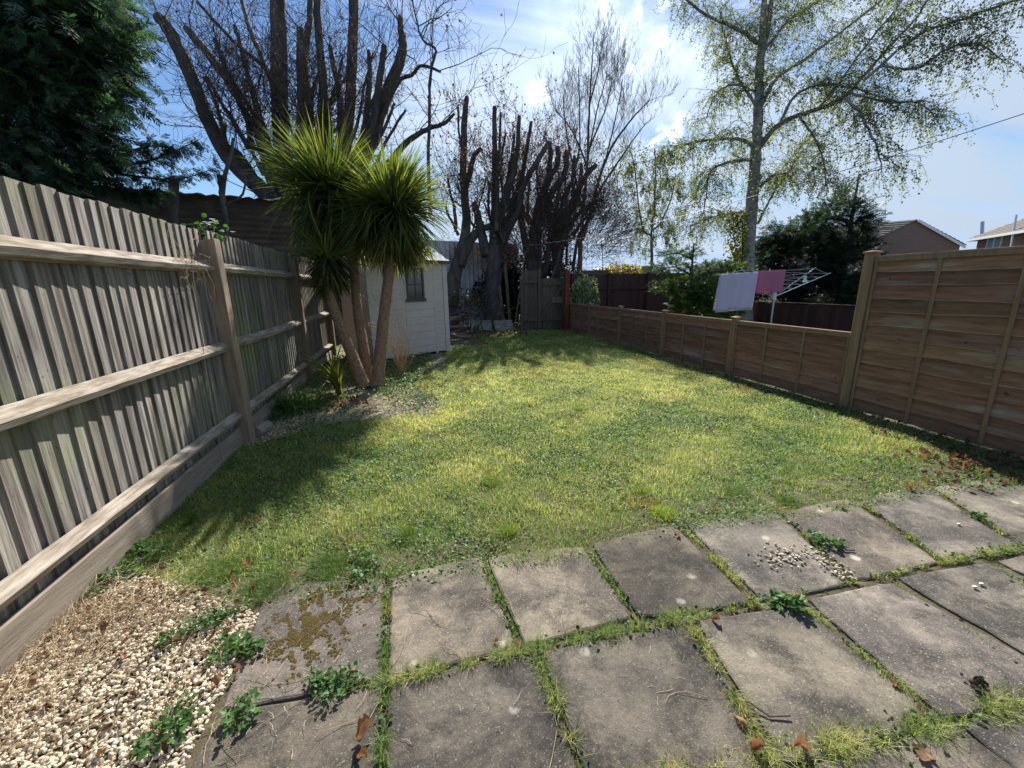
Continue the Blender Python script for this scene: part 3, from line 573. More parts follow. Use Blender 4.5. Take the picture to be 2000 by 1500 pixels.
for a in [(445,1290,.07,70,'lobed leafy weed between gravel and the mossy slab',.034),(200,1135,.13,110,'dark leafy weed patch against the fence foot at the gravel end',.03),(275,1085,.1,70,'round leaved weed beside the fence above the gravel',.032),(360,1235,.08,60,'weed in the middle of the upper gravel',.024),(480,1385,.06,50,'weed in the gap at the gravel corner of two slabs',.026),
  (330,1445,.05,45,'lobed weed at the bottom of the gravel',.03),(370,1390,.05,35,'sparse weed in the gravel beside the bottom slab',.024),(640,1345,.10,150,'small leaved creeping weed in the gap below the mossy slab',.02),(1545,1188,.07,45,'broad leaved weed at the slab corners in mid patio',.04),(1600,1062,.07,40,'wilted broad weed beside the spilled pebbles',.04),
  (795,745,.16,110,'bright leafy weed at the lawn side of the palm',.05),(520,770,.12,160,'small leafy shrub against the left fence bay',.035),(1900,1010,.05,20,'weed in the joint of the far right slab',.03),(720,1110,.08,60,'weed rosette at the lawn edge above the second slab',.03),(430,1215,.09,80,'low weed clump where lawn meets gravel',.022)]:
    weed(a[0],a[1],a[2],int(a[3]*1.5),a[4],a[5]*.72,col=(.09,.18,.055))
#==================================================================== LEFT FENCE
FX=-1.68
def fx(y): return FX+.014*(y-2)
fl=thing('board_fence','tall weathered grey feather edge fence along the left of the lawn','fence',(FX,4.4,0))
posts=[-1.2,1.52,4.46,7.30,9.85]
for i in range(4):
    y0,y1=posts[i]+.055,posts[i+1]-.055
    b=MB(); y=y0; 
    while y<y1-.02:
        w_=min(rng.uniform(.098,.11),y1-y); gx=fx(y); top=2.02+rng.normal(0,.006)+.02*(i-1); lean=rng.normal(0,.004)
        # far board laps over the near one: thick edge towards the viewer
        xb=gx-.028; thick=.019; thin=.006
        tone=rng.uniform(.72,1.2); c=np.array([tone*rng.uniform(.97,1.05),tone,tone*rng.uniform(.93,1.03)])
        nz=9; zs=np.linspace(.17,top,nz); V=[]
        wob=np.cumsum(rng.normal(0,.0012,nz))
        for j,z in enumerate(zs):
            yy=y+lean*(z/2)+wob[j]
            V+=[[xb,yy,z],[xb+thick,yy,z],[xb+thin,yy+w_+.012,z],[xb,yy+w_+.012,z]]
        V=np.array(V); F=[]
        for j in range(nz-1):
            for k in range(4): F.append([j*4+k,j*4+(k+1)%4,j*4+4+(k+1)%4,j*4+4+k])
        F.append([0,3,2,1]); e=(nz-1)*4; F.append([e,e+1,e+2,e+3])
        b.add(V,np.array(F),c); y+=w_
    b.build('board_panel',m_board,parent=fl)
    for z,h_ in ((1.71,.085),(.985,.085),(.305,.07)):
        b=MB(); 
        h_*=1.22; pr=[(.0,-h_/2),(.0,h_/2),(.030,h_/2-.024),(.064,.000),(.050,-.034)]
        V=[]; n=24; ys=np.linspace(y0-.05,y1+.05,n); sag=rng.uniform(-.012,.004)
        for j,yy in enumerate(ys):
            zc=z+sag*math.sin(math.pi*j/(n-1))+rng.normal(0,.001)
            for (dx,dz) in pr: V.append([fx(yy)-.003+dx,yy,zc+dz])
        F=[]
        for j in range(n-1):
            for k in range(5): F.append([j*5+k,j*5+(k+1)%5,j*5+5+(k+1)%5,j*5+5+k])
        b.add(np.array(V),[np.array(F),np.array([[4,3,2,1,0]]),np.array([[(n-1)*5+k for k in range(5)]])],np.array([1,1,1])*rng.uniform(.9,1.1))
        b.build('rail',m_rail,parent=fl)
    b=MB(); b.beam((fx(y0)+.006,y0-.05,.09),(fx(y1)+.006,y1+.05,.09),.03,.19); b.build('gravel_board',m_gboard,parent=fl,bevel=.004)
for i,y in enumerate(posts):
    b=MB(); gx=fx(y)+.03; h_=1.94+.03*(i-2); lx,ly=((.0,-.06) if i==2 else (0,-.03))
    V=[]; hs=.066 if i==2 else .058
    for z in np.linspace(-.03,h_,8):
        f_=z/h_
        for (a,c_) in ((-hs,-hs),(hs,-hs),(hs,hs),(-hs,hs)): V.append([gx+a+lx*f_,y+c_+ly*f_+.03,z+(0.012*(a/hs) if z==h_ else 0)])
    F=[]
    for j in range(7):
        for k in range(4): F.append([j*4+k,j*4+(k+1)%4,j*4+4+(k+1)%4,j*4+4+k])
    F.append([28,29,30,31]); b.add(np.array(V),np.array(F),np.array([1,1,1])*(1.1 if i==2 else .8)*rng.uniform(.95,1.05))
    b.build('post',m_post,parent=fl,bevel=.006)
#==================================================================== RIGHT FENCES
def rx(y): return 4.95+.045*y
def lap_panel(root,y0,y1,H,name='lap_panel'):
    b=MB(); y0,y1=sorted((y0,y1)); nb=int(H/.135); ph=H/nb; n=30
    for k in range(nb):
        z0=.02+k*ph; ys=np.linspace(y0,y1,n); wav=np.cumsum(rng.normal(0,.0027,n)); wav-=np.linspace(wav[0],wav[-1],n); amp=rng.uniform(.5,1.5)
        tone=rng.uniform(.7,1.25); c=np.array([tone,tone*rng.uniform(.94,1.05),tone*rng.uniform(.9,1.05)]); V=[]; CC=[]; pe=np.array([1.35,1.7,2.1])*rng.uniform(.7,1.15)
        for j,yy in enumerate(ys):
            xf=rx(yy); lo=z0-.02+wav[j]*amp
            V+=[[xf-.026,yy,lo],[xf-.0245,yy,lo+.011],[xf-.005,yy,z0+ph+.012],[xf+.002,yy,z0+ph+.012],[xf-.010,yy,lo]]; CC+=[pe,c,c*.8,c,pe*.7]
        F=[]
        for j in range(n-1):
            for q in range(5): F.append([j*5+q,j*5+(q+1)%5,j*5+5+(q+1)%5,j*5+5+q])
        b.add(np.array(V),np.array(F),np.array(CC))
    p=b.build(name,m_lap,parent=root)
    for t in (0.012,1/3,2/3,.988):
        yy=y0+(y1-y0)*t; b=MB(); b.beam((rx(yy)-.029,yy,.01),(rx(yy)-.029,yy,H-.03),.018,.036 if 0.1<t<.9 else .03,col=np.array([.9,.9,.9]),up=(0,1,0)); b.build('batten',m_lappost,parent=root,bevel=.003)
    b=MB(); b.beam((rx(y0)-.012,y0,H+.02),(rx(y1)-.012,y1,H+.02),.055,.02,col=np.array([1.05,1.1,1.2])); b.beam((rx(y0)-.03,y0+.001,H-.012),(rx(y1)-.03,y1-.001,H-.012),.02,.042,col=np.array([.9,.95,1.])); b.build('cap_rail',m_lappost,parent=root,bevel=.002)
def lap_post(root,y,H,w_=.085,cap=True):
    b=MB(); b.beam((rx(y)-.005,y,-.02),(rx(y)-.005,y,H),w_,w_,up=(0,1,0)); p=b.build('post',m_lappost,parent=root,bevel=.004)
    if cap:
        b=MB(); x0,c=rx(y)-.005,w_/2+.014; V=[[x0-c,y-c,H],[x0+c,y-c,H],[x0+c,y+c,H],[x0-c,y+c,H],[x0-c,y-c,H+.018],[x0+c,y-c,H+.018],[x0+c,y+c,H+.018],[x0-c,y+c,H+.018],[x0-.015,y-.015,H+.034],[x0+.015,y-.015,H+.034],[x0+.015,y+.015,H+.034],[x0-.015,y+.015,H+.034]]
        b.add(np.array(V),np.array([[0,3,2,1],[0,1,5,4],[1,2,6,5],[2,3,7,6],[3,0,4,7],[4,5,9,8],[5,6,10,9],[6,7,11,10],[7,4,8,11],[8,9,10,11]]),np.array([1,1.,1])); b.build('post_cap',m_lappost,parent=p)
low=thing('low_fence','low brown lap panel fence along the right of the lawn','fence',(rx(8),8,0))
lp=[3.575,5.50,7.48,9.45,11.4,13.45]
for i in range(5): lap_panel(low,lp[i]+.045,lp[i+1]-.045,.87)
for y in lp[1:]: lap_post(low,y,.93)
tall=thing('tall_fence','tall brown lap panel fence beside the patio on the right','fence',(rx(2),2.6,0))
lap_post(tall,3.56,1.78,.10); 
for y0,y1 in ((3.505,1.70),(1.60,-.22)): lap_panel(tall,y1,y0,1.72)
lap_post(tall,1.65,1.78,.09)
#==================================================================== SHED
sr=G(879,686); az=R(60); du=np.array([math.sin(az),math.cos(az),0.]); dn=np.array([-du[1],du[0],0.])  # dn: to the back
# left front corner on the view plane of px 731
lo,hi=0,4
for _ in range(60):
    mid=(lo+hi)/2; q=sr-du*mid; d=q-CAM; pxv=1000+F_PX*(d@RT)/(d@FW)
    if pxv>731: lo=mid
    else: hi=mid
SW=lo; sl=sr-du*SW; SD=1.25; HE=2.06
def S(u,v,z): return sl+du*u+dn*v+np.array([0,0,z])
RS=np.stack([du,dn,[0,0,1]],1)
shed=thing('garden_shed','beige plastic garden shed with small dark window behind the palm','shed',sl)
def sbox(b,u0,u1,v0,v1,z0,z1): b.box(S((u0+u1)/2,(v0+v1)/2,(z0+z1)/2),(u1-u0,v1-v0,z1-z0),RS)
hr=HE+.34
b=MB(); # side and back walls with gable ends and a plank relief
def planks(b,o,dirv,nv,wd,z0,z1,ph):
    z=z0; n=int(round((z1-z0)/ph)); ph=(z1-z0)/n
    for k in range(n):
        a=o+np.array([0,0,z]); c=o+dirv*wd+np.array([0,0,z]); zz_=np.array([0,0,ph]); e=nv*.014
        g_=np.array([0,0,.011]); V=[a+g_+e,c+g_+e,c+zz_+e,a+zz_+e,a+g_,c+g_,a,c,a+e,c+e]; b.add(np.array(V),np.array([[0,1,2,3],[4,5,1,0],[6,7,5,4],[8,9,7,6]])); z+=ph
planks(b,S(0,SD,0),-dn,-du,SD,.03,HE,.165); planks(b,S(SW,0,0),dn,du,SD,.03,HE,.165); planks(b,S(SW,SD,0),-du,dn,SW,.03,HE,.165)
for u in (0.001,SW-.001):
    b.add(np.array([S(u,0,HE),S(u,SD,HE),S(u,SD*.55,hr)]),np.array([[0,1,2]]))
b.build('side_wall',m_shed,parent=shed)
b=MB(); d0,d1=.42*SW,.80*SW
planks(b,S(.10,0,0),du,-dn,d0-.16,.04,HE,.1); b.build('front_wall',m_shed,parent=shed); b=MB(); planks(b,S(d1+.05,0,0),du,-dn,SW-.12-d1-.05,.04,HE,.1)
b.build('front_wall',m_shed,parent=shed)
b=MB()
for (u0,u1) in ((-.01,.10),(SW-.11,SW+.01),(d0-.06,d0),(d1,d1+.05)): sbox(b,u0,u1,-.018,.03,0,HE)
sbox(b,-.01,SW+.01,-.016,.03,HE-.07,HE+.002)
b.build('trim',m_shed,parent=shed,bevel=.004)
b=MB(); planks(b,S(d0+.004,-.004,0),du,-dn,d1-d0-.008,.05,HE-.07,.165); b.build('door',m_shed,parent=shed)
wu0,wu1,wz0,wz1=d0+.10*(d1-d0)-.02,d0+.10*(d1-d0)+.42,1.22,1.90
b=MB()
sbox(b,wu0-.02,wu1+.02,-.045,-.008,wz1-.04,wz1+.01); sbox(b,wu0-.03,wu1+.03,-.05,-.008,wz0-.02,wz0+.04); sbox(b,wu0,wu0+.045,-.035,-.008,wz0+.04,wz1-.04); sbox(b,wu1-.045,wu1,-.035,-.008,wz0+.04,wz1-.04)
sbox(b,(wu0+wu1)/2-.013,(wu0+wu1)/2+.013,-.028,-.008,wz0+.04,wz1-.04); sbox(b,wu0+.045,(wu0+wu1)/2-.013,-.028,-.008,(wz0+wz1)/2-.012,(wz0+wz1)/2+.012); sbox(b,(wu0+wu1)/2+.013,wu1-.045,-.028,-.008,(wz0+wz1)/2-.012,(wz0+wz1)/2+.012)
wf=b.build('window_frame',m_shedframe,parent=shed)
b=MB(); sbox(b,wu0+.03,wu1-.03,-.02,-.012,wz0+.03,wz1-.03); b.build('pane',m_glass,parent=wf)
b=MB(); rv=SD*.55; ov=.07
for (v0,z0,v1,z1) in ((-ov,HE-.02,rv,hr+.02),(SD+ov,HE-.02,rv,hr+.02)):
    V=[S(-ov,v0,z0),S(SW+ov,v0,z0),S(SW+ov,v1,z1),S(-ov,v1,z1)]; V=V+[p+np.array([0,0,.03]) for p in V]
    b.add(np.array(V),np.array([[0,1,2,3],[4,7,6,5],[0,4,5,1],[1,5,6,2],[2,6,7,3],[3,7,4,0]]))
b.build('roof',m_felt,parent=shed)
b=MB(); sbox(b,-ov,SW+ov,-ov-.015,-ov+.002,HE-.055,HE+.012); b.build('fascia',m_shedframe,parent=shed)
#==================================================================== CORDYLINE
gb=G(722,757)
cord=thing('cabbage_palm','three stemmed cabbage palm with spiky green heads beside the shed','palm tree',(gb[0],gb[1],0))
def rpath(pp,n=14):
    pp=np.asarray(pp,float); t=np.linspace(0,len(pp)-1,n); i=np.clip(t.astype(int),0,len(pp)-2); f_=(t-i)[:,None]
    a=pp[np.clip(i-1,0,None)]; b_=pp[i]; c=pp[i+1]; d=pp[np.clip(i+2,None,len(pp)-1)]
    return .5*((2*b_)+(-a+c)*f_+(2*a-5*b_+4*c-d)*f_**2+(-a+3*b_-3*c+d)*f_**3)
dep=(gb-CAM)@FW
def trunkc(pl,w0,w1,d0,d1):
    pts=rpath([P(x,y,d0+(d1-d0)*i/(len(pl)-1)) for i,(x,y) in enumerate(pl)],40); r_=np.linspace(w0,w1,40)/2/F_PX*dep*.68
    r_[:4]*=np.array([1.3,1.18,1.08,1.03]); b=MB(); b.tube(pts,r_,20,rough=.035)
    n=1500; i=rng.integers(0,39,n); f_=rng.uniform(0,1,n)[:,None]; c=pts[i]*(1-f_)+pts[i+1]*f_; a=rng.uniform(0,6.28,n)
    o=np.c_[np.cos(a),np.sin(a),rng.uniform(-.2,.7,n)]; fr=frames(o,rng.uniform(0,6.28,n)); fr[:,:,0]*=.010; fr[:,:,1]*=.016; fr[:,:,2]*=.01
    b.inst(np.array([[-.5,0,0],[.5,0,0],[0,1,0]]),np.array([[0,1,2]]),fr,c+o*(r_[i]*.92)[:,None])
    return b.build('trunk',m_cordbark,parent=cord,smooth=False),pts
dA,dB,dC=dep,dep+.12,dep-.05
trunkc([(712,757),(690,700),(660,625),(645,575),(637,500)],34,22,dC,dC-.1)
trunkc([(722,752),(710,680),(698,600),(690,520),(676,440),(655,395)],32,22,dB+.1,dB+.3)
trunkc([(736,755),(744,680),(752,600),(760,530),(764,430)],38,24,dA,dA+.1)
def sword(nseg=7,droop=0.):
    t=np.linspace(0,1,nseg); w_=np.interp(t,[0,.08,.35,.8,1],[.5,.55,1,.6,.02]); V=[]
    for i in range(nseg):
        z=-droop*t[i]**2.2; y=t[i]*(1-.25*abs(droop)*t[i]**2)
        V+=[[-w_[i]/2,y,z+.0],[w_[i]/2,y,z]]
    V=np.array(V); return V,np.array([[2*i,2*i+1,2*i+3,2*i+2] for i in range(nseg-1)])
def head(cx_,cy_,d,length,nup,ndown,name='leaf_head'):
    c=P(cx_,cy_,d); b=MB()
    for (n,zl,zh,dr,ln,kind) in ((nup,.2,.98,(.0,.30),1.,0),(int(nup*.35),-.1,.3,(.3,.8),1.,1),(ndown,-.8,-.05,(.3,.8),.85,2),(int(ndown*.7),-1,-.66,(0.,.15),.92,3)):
        for dv in np.linspace(dr[0],dr[1],4):
            m_=n//4+1; D=rdir(int(m_*1.5),zl,zh); kp=(np.sin(D[:,0]*5+cx_)+np.sin(D[:,1]*6+cy_)+np.sin(D[:,2]*7))+rng.normal(0,.6,len(D)); D=D[np.argsort(-kp)[:m_]]; V,F=sword(7,dv); fr=frames(D,rng.normal(0,.45,m_)); l_=length*ln*rng.uniform(.5,1.05,m_)**.8*(1+.10*np.sin(D[:,0]*7+cx_)*np.cos(D[:,2]*5))
            fr[:,:,0]*=(.026*rng.uniform(.7,1.2,m_))[:,None]; fr[:,:,1]*=l_[:,None]; fr[:,:,2]*=l_[:,None]
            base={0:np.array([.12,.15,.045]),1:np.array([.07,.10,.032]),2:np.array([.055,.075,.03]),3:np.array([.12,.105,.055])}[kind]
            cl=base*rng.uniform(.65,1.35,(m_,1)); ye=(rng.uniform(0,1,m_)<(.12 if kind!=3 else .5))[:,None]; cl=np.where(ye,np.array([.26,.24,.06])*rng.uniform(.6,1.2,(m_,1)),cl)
            off=D*rng.uniform(.0,.06,(m_,1)); off[:,2]+=rng.uniform(-.16,.05,m_)
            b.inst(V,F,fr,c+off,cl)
    return b.build(name,m_cord,parent=cord)
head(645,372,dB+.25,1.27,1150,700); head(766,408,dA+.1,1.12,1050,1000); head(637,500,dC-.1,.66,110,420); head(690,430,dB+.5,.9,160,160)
#young shoots
def shoot(px_,py_,n,ln,zl,zh,lab,col,dr=(.0,.3),name='young_cabbage_palm',lean=None):
    g=G(px_,py_); t=thing(name,lab,'plant',(g[0],g[1],0)); b=MB()
    D=rdir(n,zl,zh)
    if lean is not None: D=D*np.array([.25,.25,1])+np.array(lean)
    for k in range(n):
        V,F=sword(7,rng.uniform(*dr)); fr=frames(D[k:k+1],rng.normal(0,.6,1)); l_=ln*rng.uniform(.6,1.05); fr[:,:,0]*=.03; fr[:,:,1]*=l_; fr[:,:,2]*=l_
        b.inst(V,F,fr,np.array([[g[0],g[1],.0]])+rng.normal(0,.015,(1,3))*[1,1,0],np.array([col])*rng.uniform(.7,1.3))
    b.build('leaves',m_cord,parent=t); return t
shoot(724,742,16,.55,.75,1.,'bright young shoot of sword leaves at the foot of the palm trunks',(.16,.24,.03))
shoot(668,778,46,.95,.75,1.,'half withered young palm drooping left in front of the trunks',(.15,.16,.05),(.3,.9),lean=(-.30,0,.55))
# strappy clump and low cover at the fence
g=G(560,800); t=thing('strap_leaf_clump','dark green clump of strappy leaves by the left fence','plant',(g[0],g[1],0)); b=MB(); n=700
D=rdir(n,.3,.97)
for k in range(6):
    s_=np.arange(n)%6==k; V,F=sword(7,[.3,.6,.9,1.1,.5,.8][k]); m_=s_.sum(); fr=frames(D[s_],rng.normal(0,.3,m_)); l_=.50*rng.uniform(.6,1.1,m_); fr[:,:,0]*=.012; fr[:,:,1]*=l_[:,None]; fr[:,:,2]*=l_[:,None]
    q=rng.normal(0,1,(m_,3))*[.17,.14,0]+[g[0],g[1]-.02,0]; b.inst(V,F,fr,q,np.array([.11,.20,.07])*rng.uniform(.6,1.6,(m_,1)))
b.build('leaves',m_cord,parent=t)
b=MB(); n=13000; x=rng.uniform(-1.65,.55,n); y=rng.uniform(4.4,10.,n); k=pip(x,y,BED)&((noise2(x,y,3.,2)+rng.normal(0,.3,n)>.0)|(y>6.9)); x,y=x[k],y[k]; m_=len(x)
fr=frames(rdir(m_,-.1,.7),rng.normal(0,.5,m_))*(.03*rng.uniform(.5,1.3,m_))[:,None,None]; b.inst(LT,LF,fr,np.c_[x,y,rng.uniform(0,.07,m_)],np.array([.12,.19,.08])*rng.uniform(.4,1.7,(m_,1)))
tag(b.build('ground_cover',m_clover),'low leafy ground cover in the stony bed under the palm','ground cover',kind='stuff')
b=MB(); n=26000; x=rng.uniform(-1.65,.6,n); y=rng.uniform(4.4,9.5,n); k=pip(x,y,BED)&(noise2(x,y,4.,0)+rng.normal(0,.3,n)>.0); x,y=x[k],y[k]
grass(b,x,y,rng.uniform(.02,.06,len(x)),np.full(len(x),.005),gcol(x,y,.2)); tag(b.build('bed_grass',m_grass),'sparse grass invading the stony bed under the palm','grass',kind='stuff')
# dried flower stems
g=G(785,735); t=thing('dried_flower_stems','dry pale flower stems leaning across the right palm trunk','dried plant',(g[0],g[1],0)); b=MB(); b2=MB()
for k in range(64):
    tx,ty=P(770+rng.normal(-15,22),640+rng.normal(0,32),6.5)[[0,1]],None; top=P(768+rng.normal(-14,34),648+rng.normal(0,36),(g-CAM)@FW-.15+rng.normal(0,.1)); m_=(g+top)/2+np.array([.08,0,.12])
    pts=rpath([g,m_,top],8); b.tube(pts,np.linspace(.0045,.002,8),3,cap=False)
    for j in range(3): 
        e=top+rng.normal(0,.035,3); b.tube([pts[6],e],.0009,3,cap=False); b.add(IV*.010+e,IF)
b.build('stems',m_straw,parent=t)
#==================================================================== TREES
def grow(b,leaf,p,d,l_,r_,lev,spread=.5,up=.15,k=4,jit=.18,rmin=.0045,child=3,leafp=0.,ratio=.62):
    n=6; pts=[p]; dirs=[d]; 
    for i in range(n):
        d=nrm(d+rng.normal(0,jit,3)+np.array([0,0,up])*.3); p=p+d*l_/n; pts.append(p); dirs.append(d)
    b.tube(pts,np.maximum(np.linspace(r_,r_*.45,n+1),rmin),k if r_>.012 else 3,cap=False)
    if leafp and lev<=1:
        for q in range(int(leafp)+(1 if rng.uniform()<leafp%1 else 0)): leaf.append(pts[rng.integers(2,n+1)]+rng.normal(0,.04,3))
    if lev<=0: return
    for c in range(child):
        i=rng.integers(2,n+1); dd=nrm(dirs[i]+rng.normal(0,spread,3)); grow(b,leaf,pts[i],dd,l_*ratio*rng.uniform(.7,1.2),r_*.5,lev-1,spread,up,k,jit,rmin,child,leafp,ratio)
def cutlimb(b,bc,pl,w,d,d1=None,n=None,k=10,cut=True):
    d1=d if d1 is None else d1; m_=len(pl); n=n or max(8,m_*5)
    pts=rpath([P(x,y,d+(d1-d)*i/(m_-1)) for i,(x,y) in enumerate(pl)],n); pts[1:-1]+=rng.normal(0,.008,(n-2,3))
    w=np.interp(np.linspace(0,len(w)-1,n),range(len(w)),w)*(.72 if cut or len(w)>5 else .85); dd=np.linspace(d,d1,n); r_=w/2/F_PX*dd
    b.tube(pts,r_,k,rough=.035,cap=True)
    if cut and w[-1]>7:
        e=nrm(pts[-1]-pts[-2]); bc.tube([pts[-1]-e*.002,pts[-1]+e*.012],[r_[-1]*.93]*2,k)
    return pts,r_
def leafy(leaf,m,name,parent,size,cols):
    n=len(leaf)
    if n==0: return
    b=MB(); fr=frames(rdir(n,-1,.4),rng.uniform(0,6.28,n))*(size*rng.uniform(.6,1.3,n))[:,None,None]; cols=np.array(cols)
    b.inst(LT,LF,fr,np.array(leaf),cols[rng.integers(0,len(cols),n)]*rng.uniform(.6,1.4,(n,1))); return b.build(name,m,parent=parent)
COP=[(.13,.065,.045),(.18,.095,.065),(.09,.05,.04)]
def pollard(lab,limbs,base,twn,ln=1.1,leafp=.5,grp='hard pruned pollard trees',lev=2,twr=.009,name='pollard_tree',bm=m_bark,up=.35):
    g=np.array([base[0],base[1],0.]); t=thing(name,lab,'tree',g,grp); b=MB(); bc=MB(); tw=MB(); leaf=[]; allp=[]
    for pl,w_,d0,d1,cut in limbs:
        pts,r_=cutlimb(b,bc,pl,w_,d0,d1,cut=cut); allp.append((pts,r_))
    b.build('trunk',bm,parent=t,smooth=True)
    if bc.n: bc.build('cut_face',m_cut,parent=t)
    wts=np.array([len(p) for p,_ in allp],float)
    for k in range(twn):
        pts,r_=allp[rng.choice(len(allp),p=wts/wts.sum())]; i=rng.integers(len(pts)//4,len(pts)); 
        o=rdir(1,-.1,.9)[0]; grow(tw,leaf,pts[i],nrm(o+np.array([0,0,.3])),ln*rng.uniform(.5,1.2),twr*rng.uniform(.6,1.2),lev,.55,up,leafp=leafp)
    tw.build('twigs',m_twig,parent=t); leafy(leaf,m_copper,'dead_leaves',t,.055,COP); return t
def stems(n,x0,x1,y0,y1,yt0,yt1,D,w0=10,w1=6,fan=40,seed=3):
    r2=np.random.default_rng(seed); o=[]
    for k in range(n):
        xb=r2.uniform(x0,x1); xt=xb+(xb-(x0+x1)/2)/(x1-x0)*2*fan+r2.normal(0,10); yb_=r2.uniform(y0,y1); yt=r2.uniform(yt0,yt1); w_=r2.uniform(.7,1.3); m1=(xb*.6+xt*.4+r2.normal(0,5),yb_*.6+yt*.4); m2=(xb*.3+xt*.7+r2.normal(0,4),yb_*.3+yt*.7)
        o.append(([(xb,yb_),m1,m2,(xt,yt)],[w0*w_*1.3,w0*w_,(w0+w1)/2*w_,w1*w_],D+r2.normal(0,.3),D+r2.normal(0,.6),r2.uniform()<.6))
    return o
D=13.
bb=P(600,560,D)
pollard('huge pollarded tree with many thick sawn limbs rising behind the palm',[
 ([(575,560),(570,470),(555,420),(507,367),(444,304),(402,224),(371,147),(336,70),(309,32)],[75,62,46,42,38,36,33,31,29],D,D-1.2,True),
 ([(560,430),(525,330),(505,252),(465,180),(413,115),(364,55)],[38,32,27,25,22,17],D,D+.8,True),
 ([(580,520),(565,430),(556,330),(548,240),(545,120),(541,-60)],[66,52,46,43,41,38],D,D,False),
 ([(600,540),(640,440),(668,330),(684,206),(689,90),(693,-70)],[60,42,32,29,27,25],D,D+.5,False),
 ([(620,520),(680,380),(725,270),(755,185),(785,105),(783,56),(781,33)],[52,42,36,32,26,17,12],D,D+.3,True),
 ([(690,360),(730,230),(743,140),(751,88)],[24,20,17,14],D,D-.7,True),
 ([(600,480),(625,330),(633,210),(626,105),(619,20),(625,-40)],[34,28,24,21,19,14],D,D-.6,False),
 ([(590,470),(592,330),(597,217),(591,105),(587,60)],[32,28,26,24,22],D,D+1.2,True),
 ([(592,120),(603,60),(606,-30)],[16,13,10],D+1,D+1.2,False),
 ([(580,460),(548,200),(525,140),(455,80),(385,3)],[18,13,11,9,8],D,D-1.5,True),
 ([(570,420),(540,200),(518,130),(490,63),(469,-10)],[18,13,11,9,8],D,D+1.5,False),
 ([(560,400),(520,270),(497,192),(465,73),(458,48)],[22,18,15,10,8],D,D-.4,True),
 ([(560,420),(500,260),(470,200),(440,130),(420,75)],[24,20,16,14,12],D,D-.9,True),
 ([(545,440),(480,320),(440,280),(438,240)],[26,20,16,12],D,D-1.4,True),
 ([(680,420),(760,320),(797,276),(835,252),(867,241),(888,222)],[30,20,15,12,10,7],D,D-.9,False),
 ([(840,420),(837,315),(839,210),(841,140),(851,98),(825,77),(811,28),(800,-20)],[11,9,8,7,7,5,4,3],D-.6,D-1.4,False),
 ([(740,240),(778,161),(804,147),(825,128),(860,140)],[12,9,8,7,5],D,D-1.1,False),
 ([(640,420),(660,330),(665,200),(650,120),(645,90)],[26,22,18,14,12],D,D+1.3,True),
 ([(660,400),(700,320),(715,230),(722,150),(720,100)],[24,20,17,13,11],D,D+1.0,True),
 ]+stems(16,540,700,330,450,70,240,D,10,6,120,9)+stems(16,480,600,260,380,90,230,D-.5,8,5,90,10),(bb[0],bb[1]),500,1.7,.2,twr=.015,up=.15)
D=15.
b1=P(885,640,D)
pollard('slim pollard with a forked top just right of the shed',[
 ([(880,650),(882,590),(887,540),(900,495),(911,437),(905,350),(907,245),(912,190)],[46,40,36,32,25,20,17,12],D,D,True),
 ([(905,380),(919,332),(926,304),(941,290)],[20,15,13,11],D,D-.5,True),
 ([(896,520),(925,460),(960,440)],[30,20,12],D,D-.2,False),([(905,300),(897,260),(894,205)],[8,6,5],D,D-.3,True)]+stems(4,880,925,430,520,330,420,D,6,4,30,8),(b1[0],b1[1]),60,1.3,1.2,twr=.012)
b1=P(962,640,D)
pollard('thick trunked pollard in front of the grey corrugated wall',[
 ([(962,652),(963,590),(965,520),(968,440),(968,380),(966,300),(966,209)],[50,44,40,32,22,15,11],D,D,True),
 ([(950,500),(935,430),(925,395)],[30,22,14],D,D-.3,True),
 ([(972,460),(982,402),(1000,350),(1010,297),(1014,227)],[26,20,17,14,10],D,D-.4,True),
 ([(975,430),(985,380),(998,320),(1005,262)],[14,12,9,7],D,D+.5,True),
 ([(980,450),(1003,400),(1021,332),(1031,280),(1038,238)],[16,14,12,10,8],D,D+.4,True),
 ([(975,480),(1005,425),(1021,367),(1045,322),(1072,278)],[24,20,17,15,13],D,D-.8,True),
 ([(968,360),(975,300),(978,220)],[9,8,6],D,D+.2,True)]+stems(9,945,1000,430,520,250,400,D,7,5,60,5),(b1[0],b1[1]),110,1.4,1.6,twr=.012)
b1=P(1045,630,D+.5); D=15.5
pollard('many stemmed pollard between the thick trunk and the gate',[
 ([(1045,640),(1046,560),(1045,480),(1063,367),(1087,325),(1089,287)],[30,26,22,18,15,13],D,D,True),
 ([(1050,560),(1040,470),(1050,400),(1073,340),(1074,278)],[24,20,17,13,12],D,D+.5,True),
 ([(1050,540),(1052,437),(1077,378),(1103,340),(1107,295)],[26,22,18,15,14],D,D-.4,True),
 ([(1040,540),(1020,440),(1018,380),(1022,330),(1026,290)],[24,18,14,10,9],D,D+.3,True)]+stems(10,1015,1075,430,560,280,400,D,7,5,55,6),(b1[0],b1[1]),110,1.3,1.6,twr=.012)
b1=P(1090,620,16.)
pollard('leaning rear pollard above the back gate',[
 ([(1085,630),(1087,540),(1087,455),(1115,402),(1140,350),(1164,322)],[32,26,22,18,15,13],16.,15.6,True),
 ([(1090,520),(1105,440),(1130,380),(1135,320)],[20,16,12,10],16.,16.5,True),
 ([(1090,500),(1120,430),(1160,395),(1178,392)],[16,12,10,8],16.,15.4,True),
 ([(1088,480),(1098,400),(1118,350),(1122,305)],[16,12,10,8],16.,16.2,True)]+stems(9,1075,1125,440,540,310,410,16.,7,5,60,7),(b1[0],b1[1]),110,1.2,1.3,twr=.012)
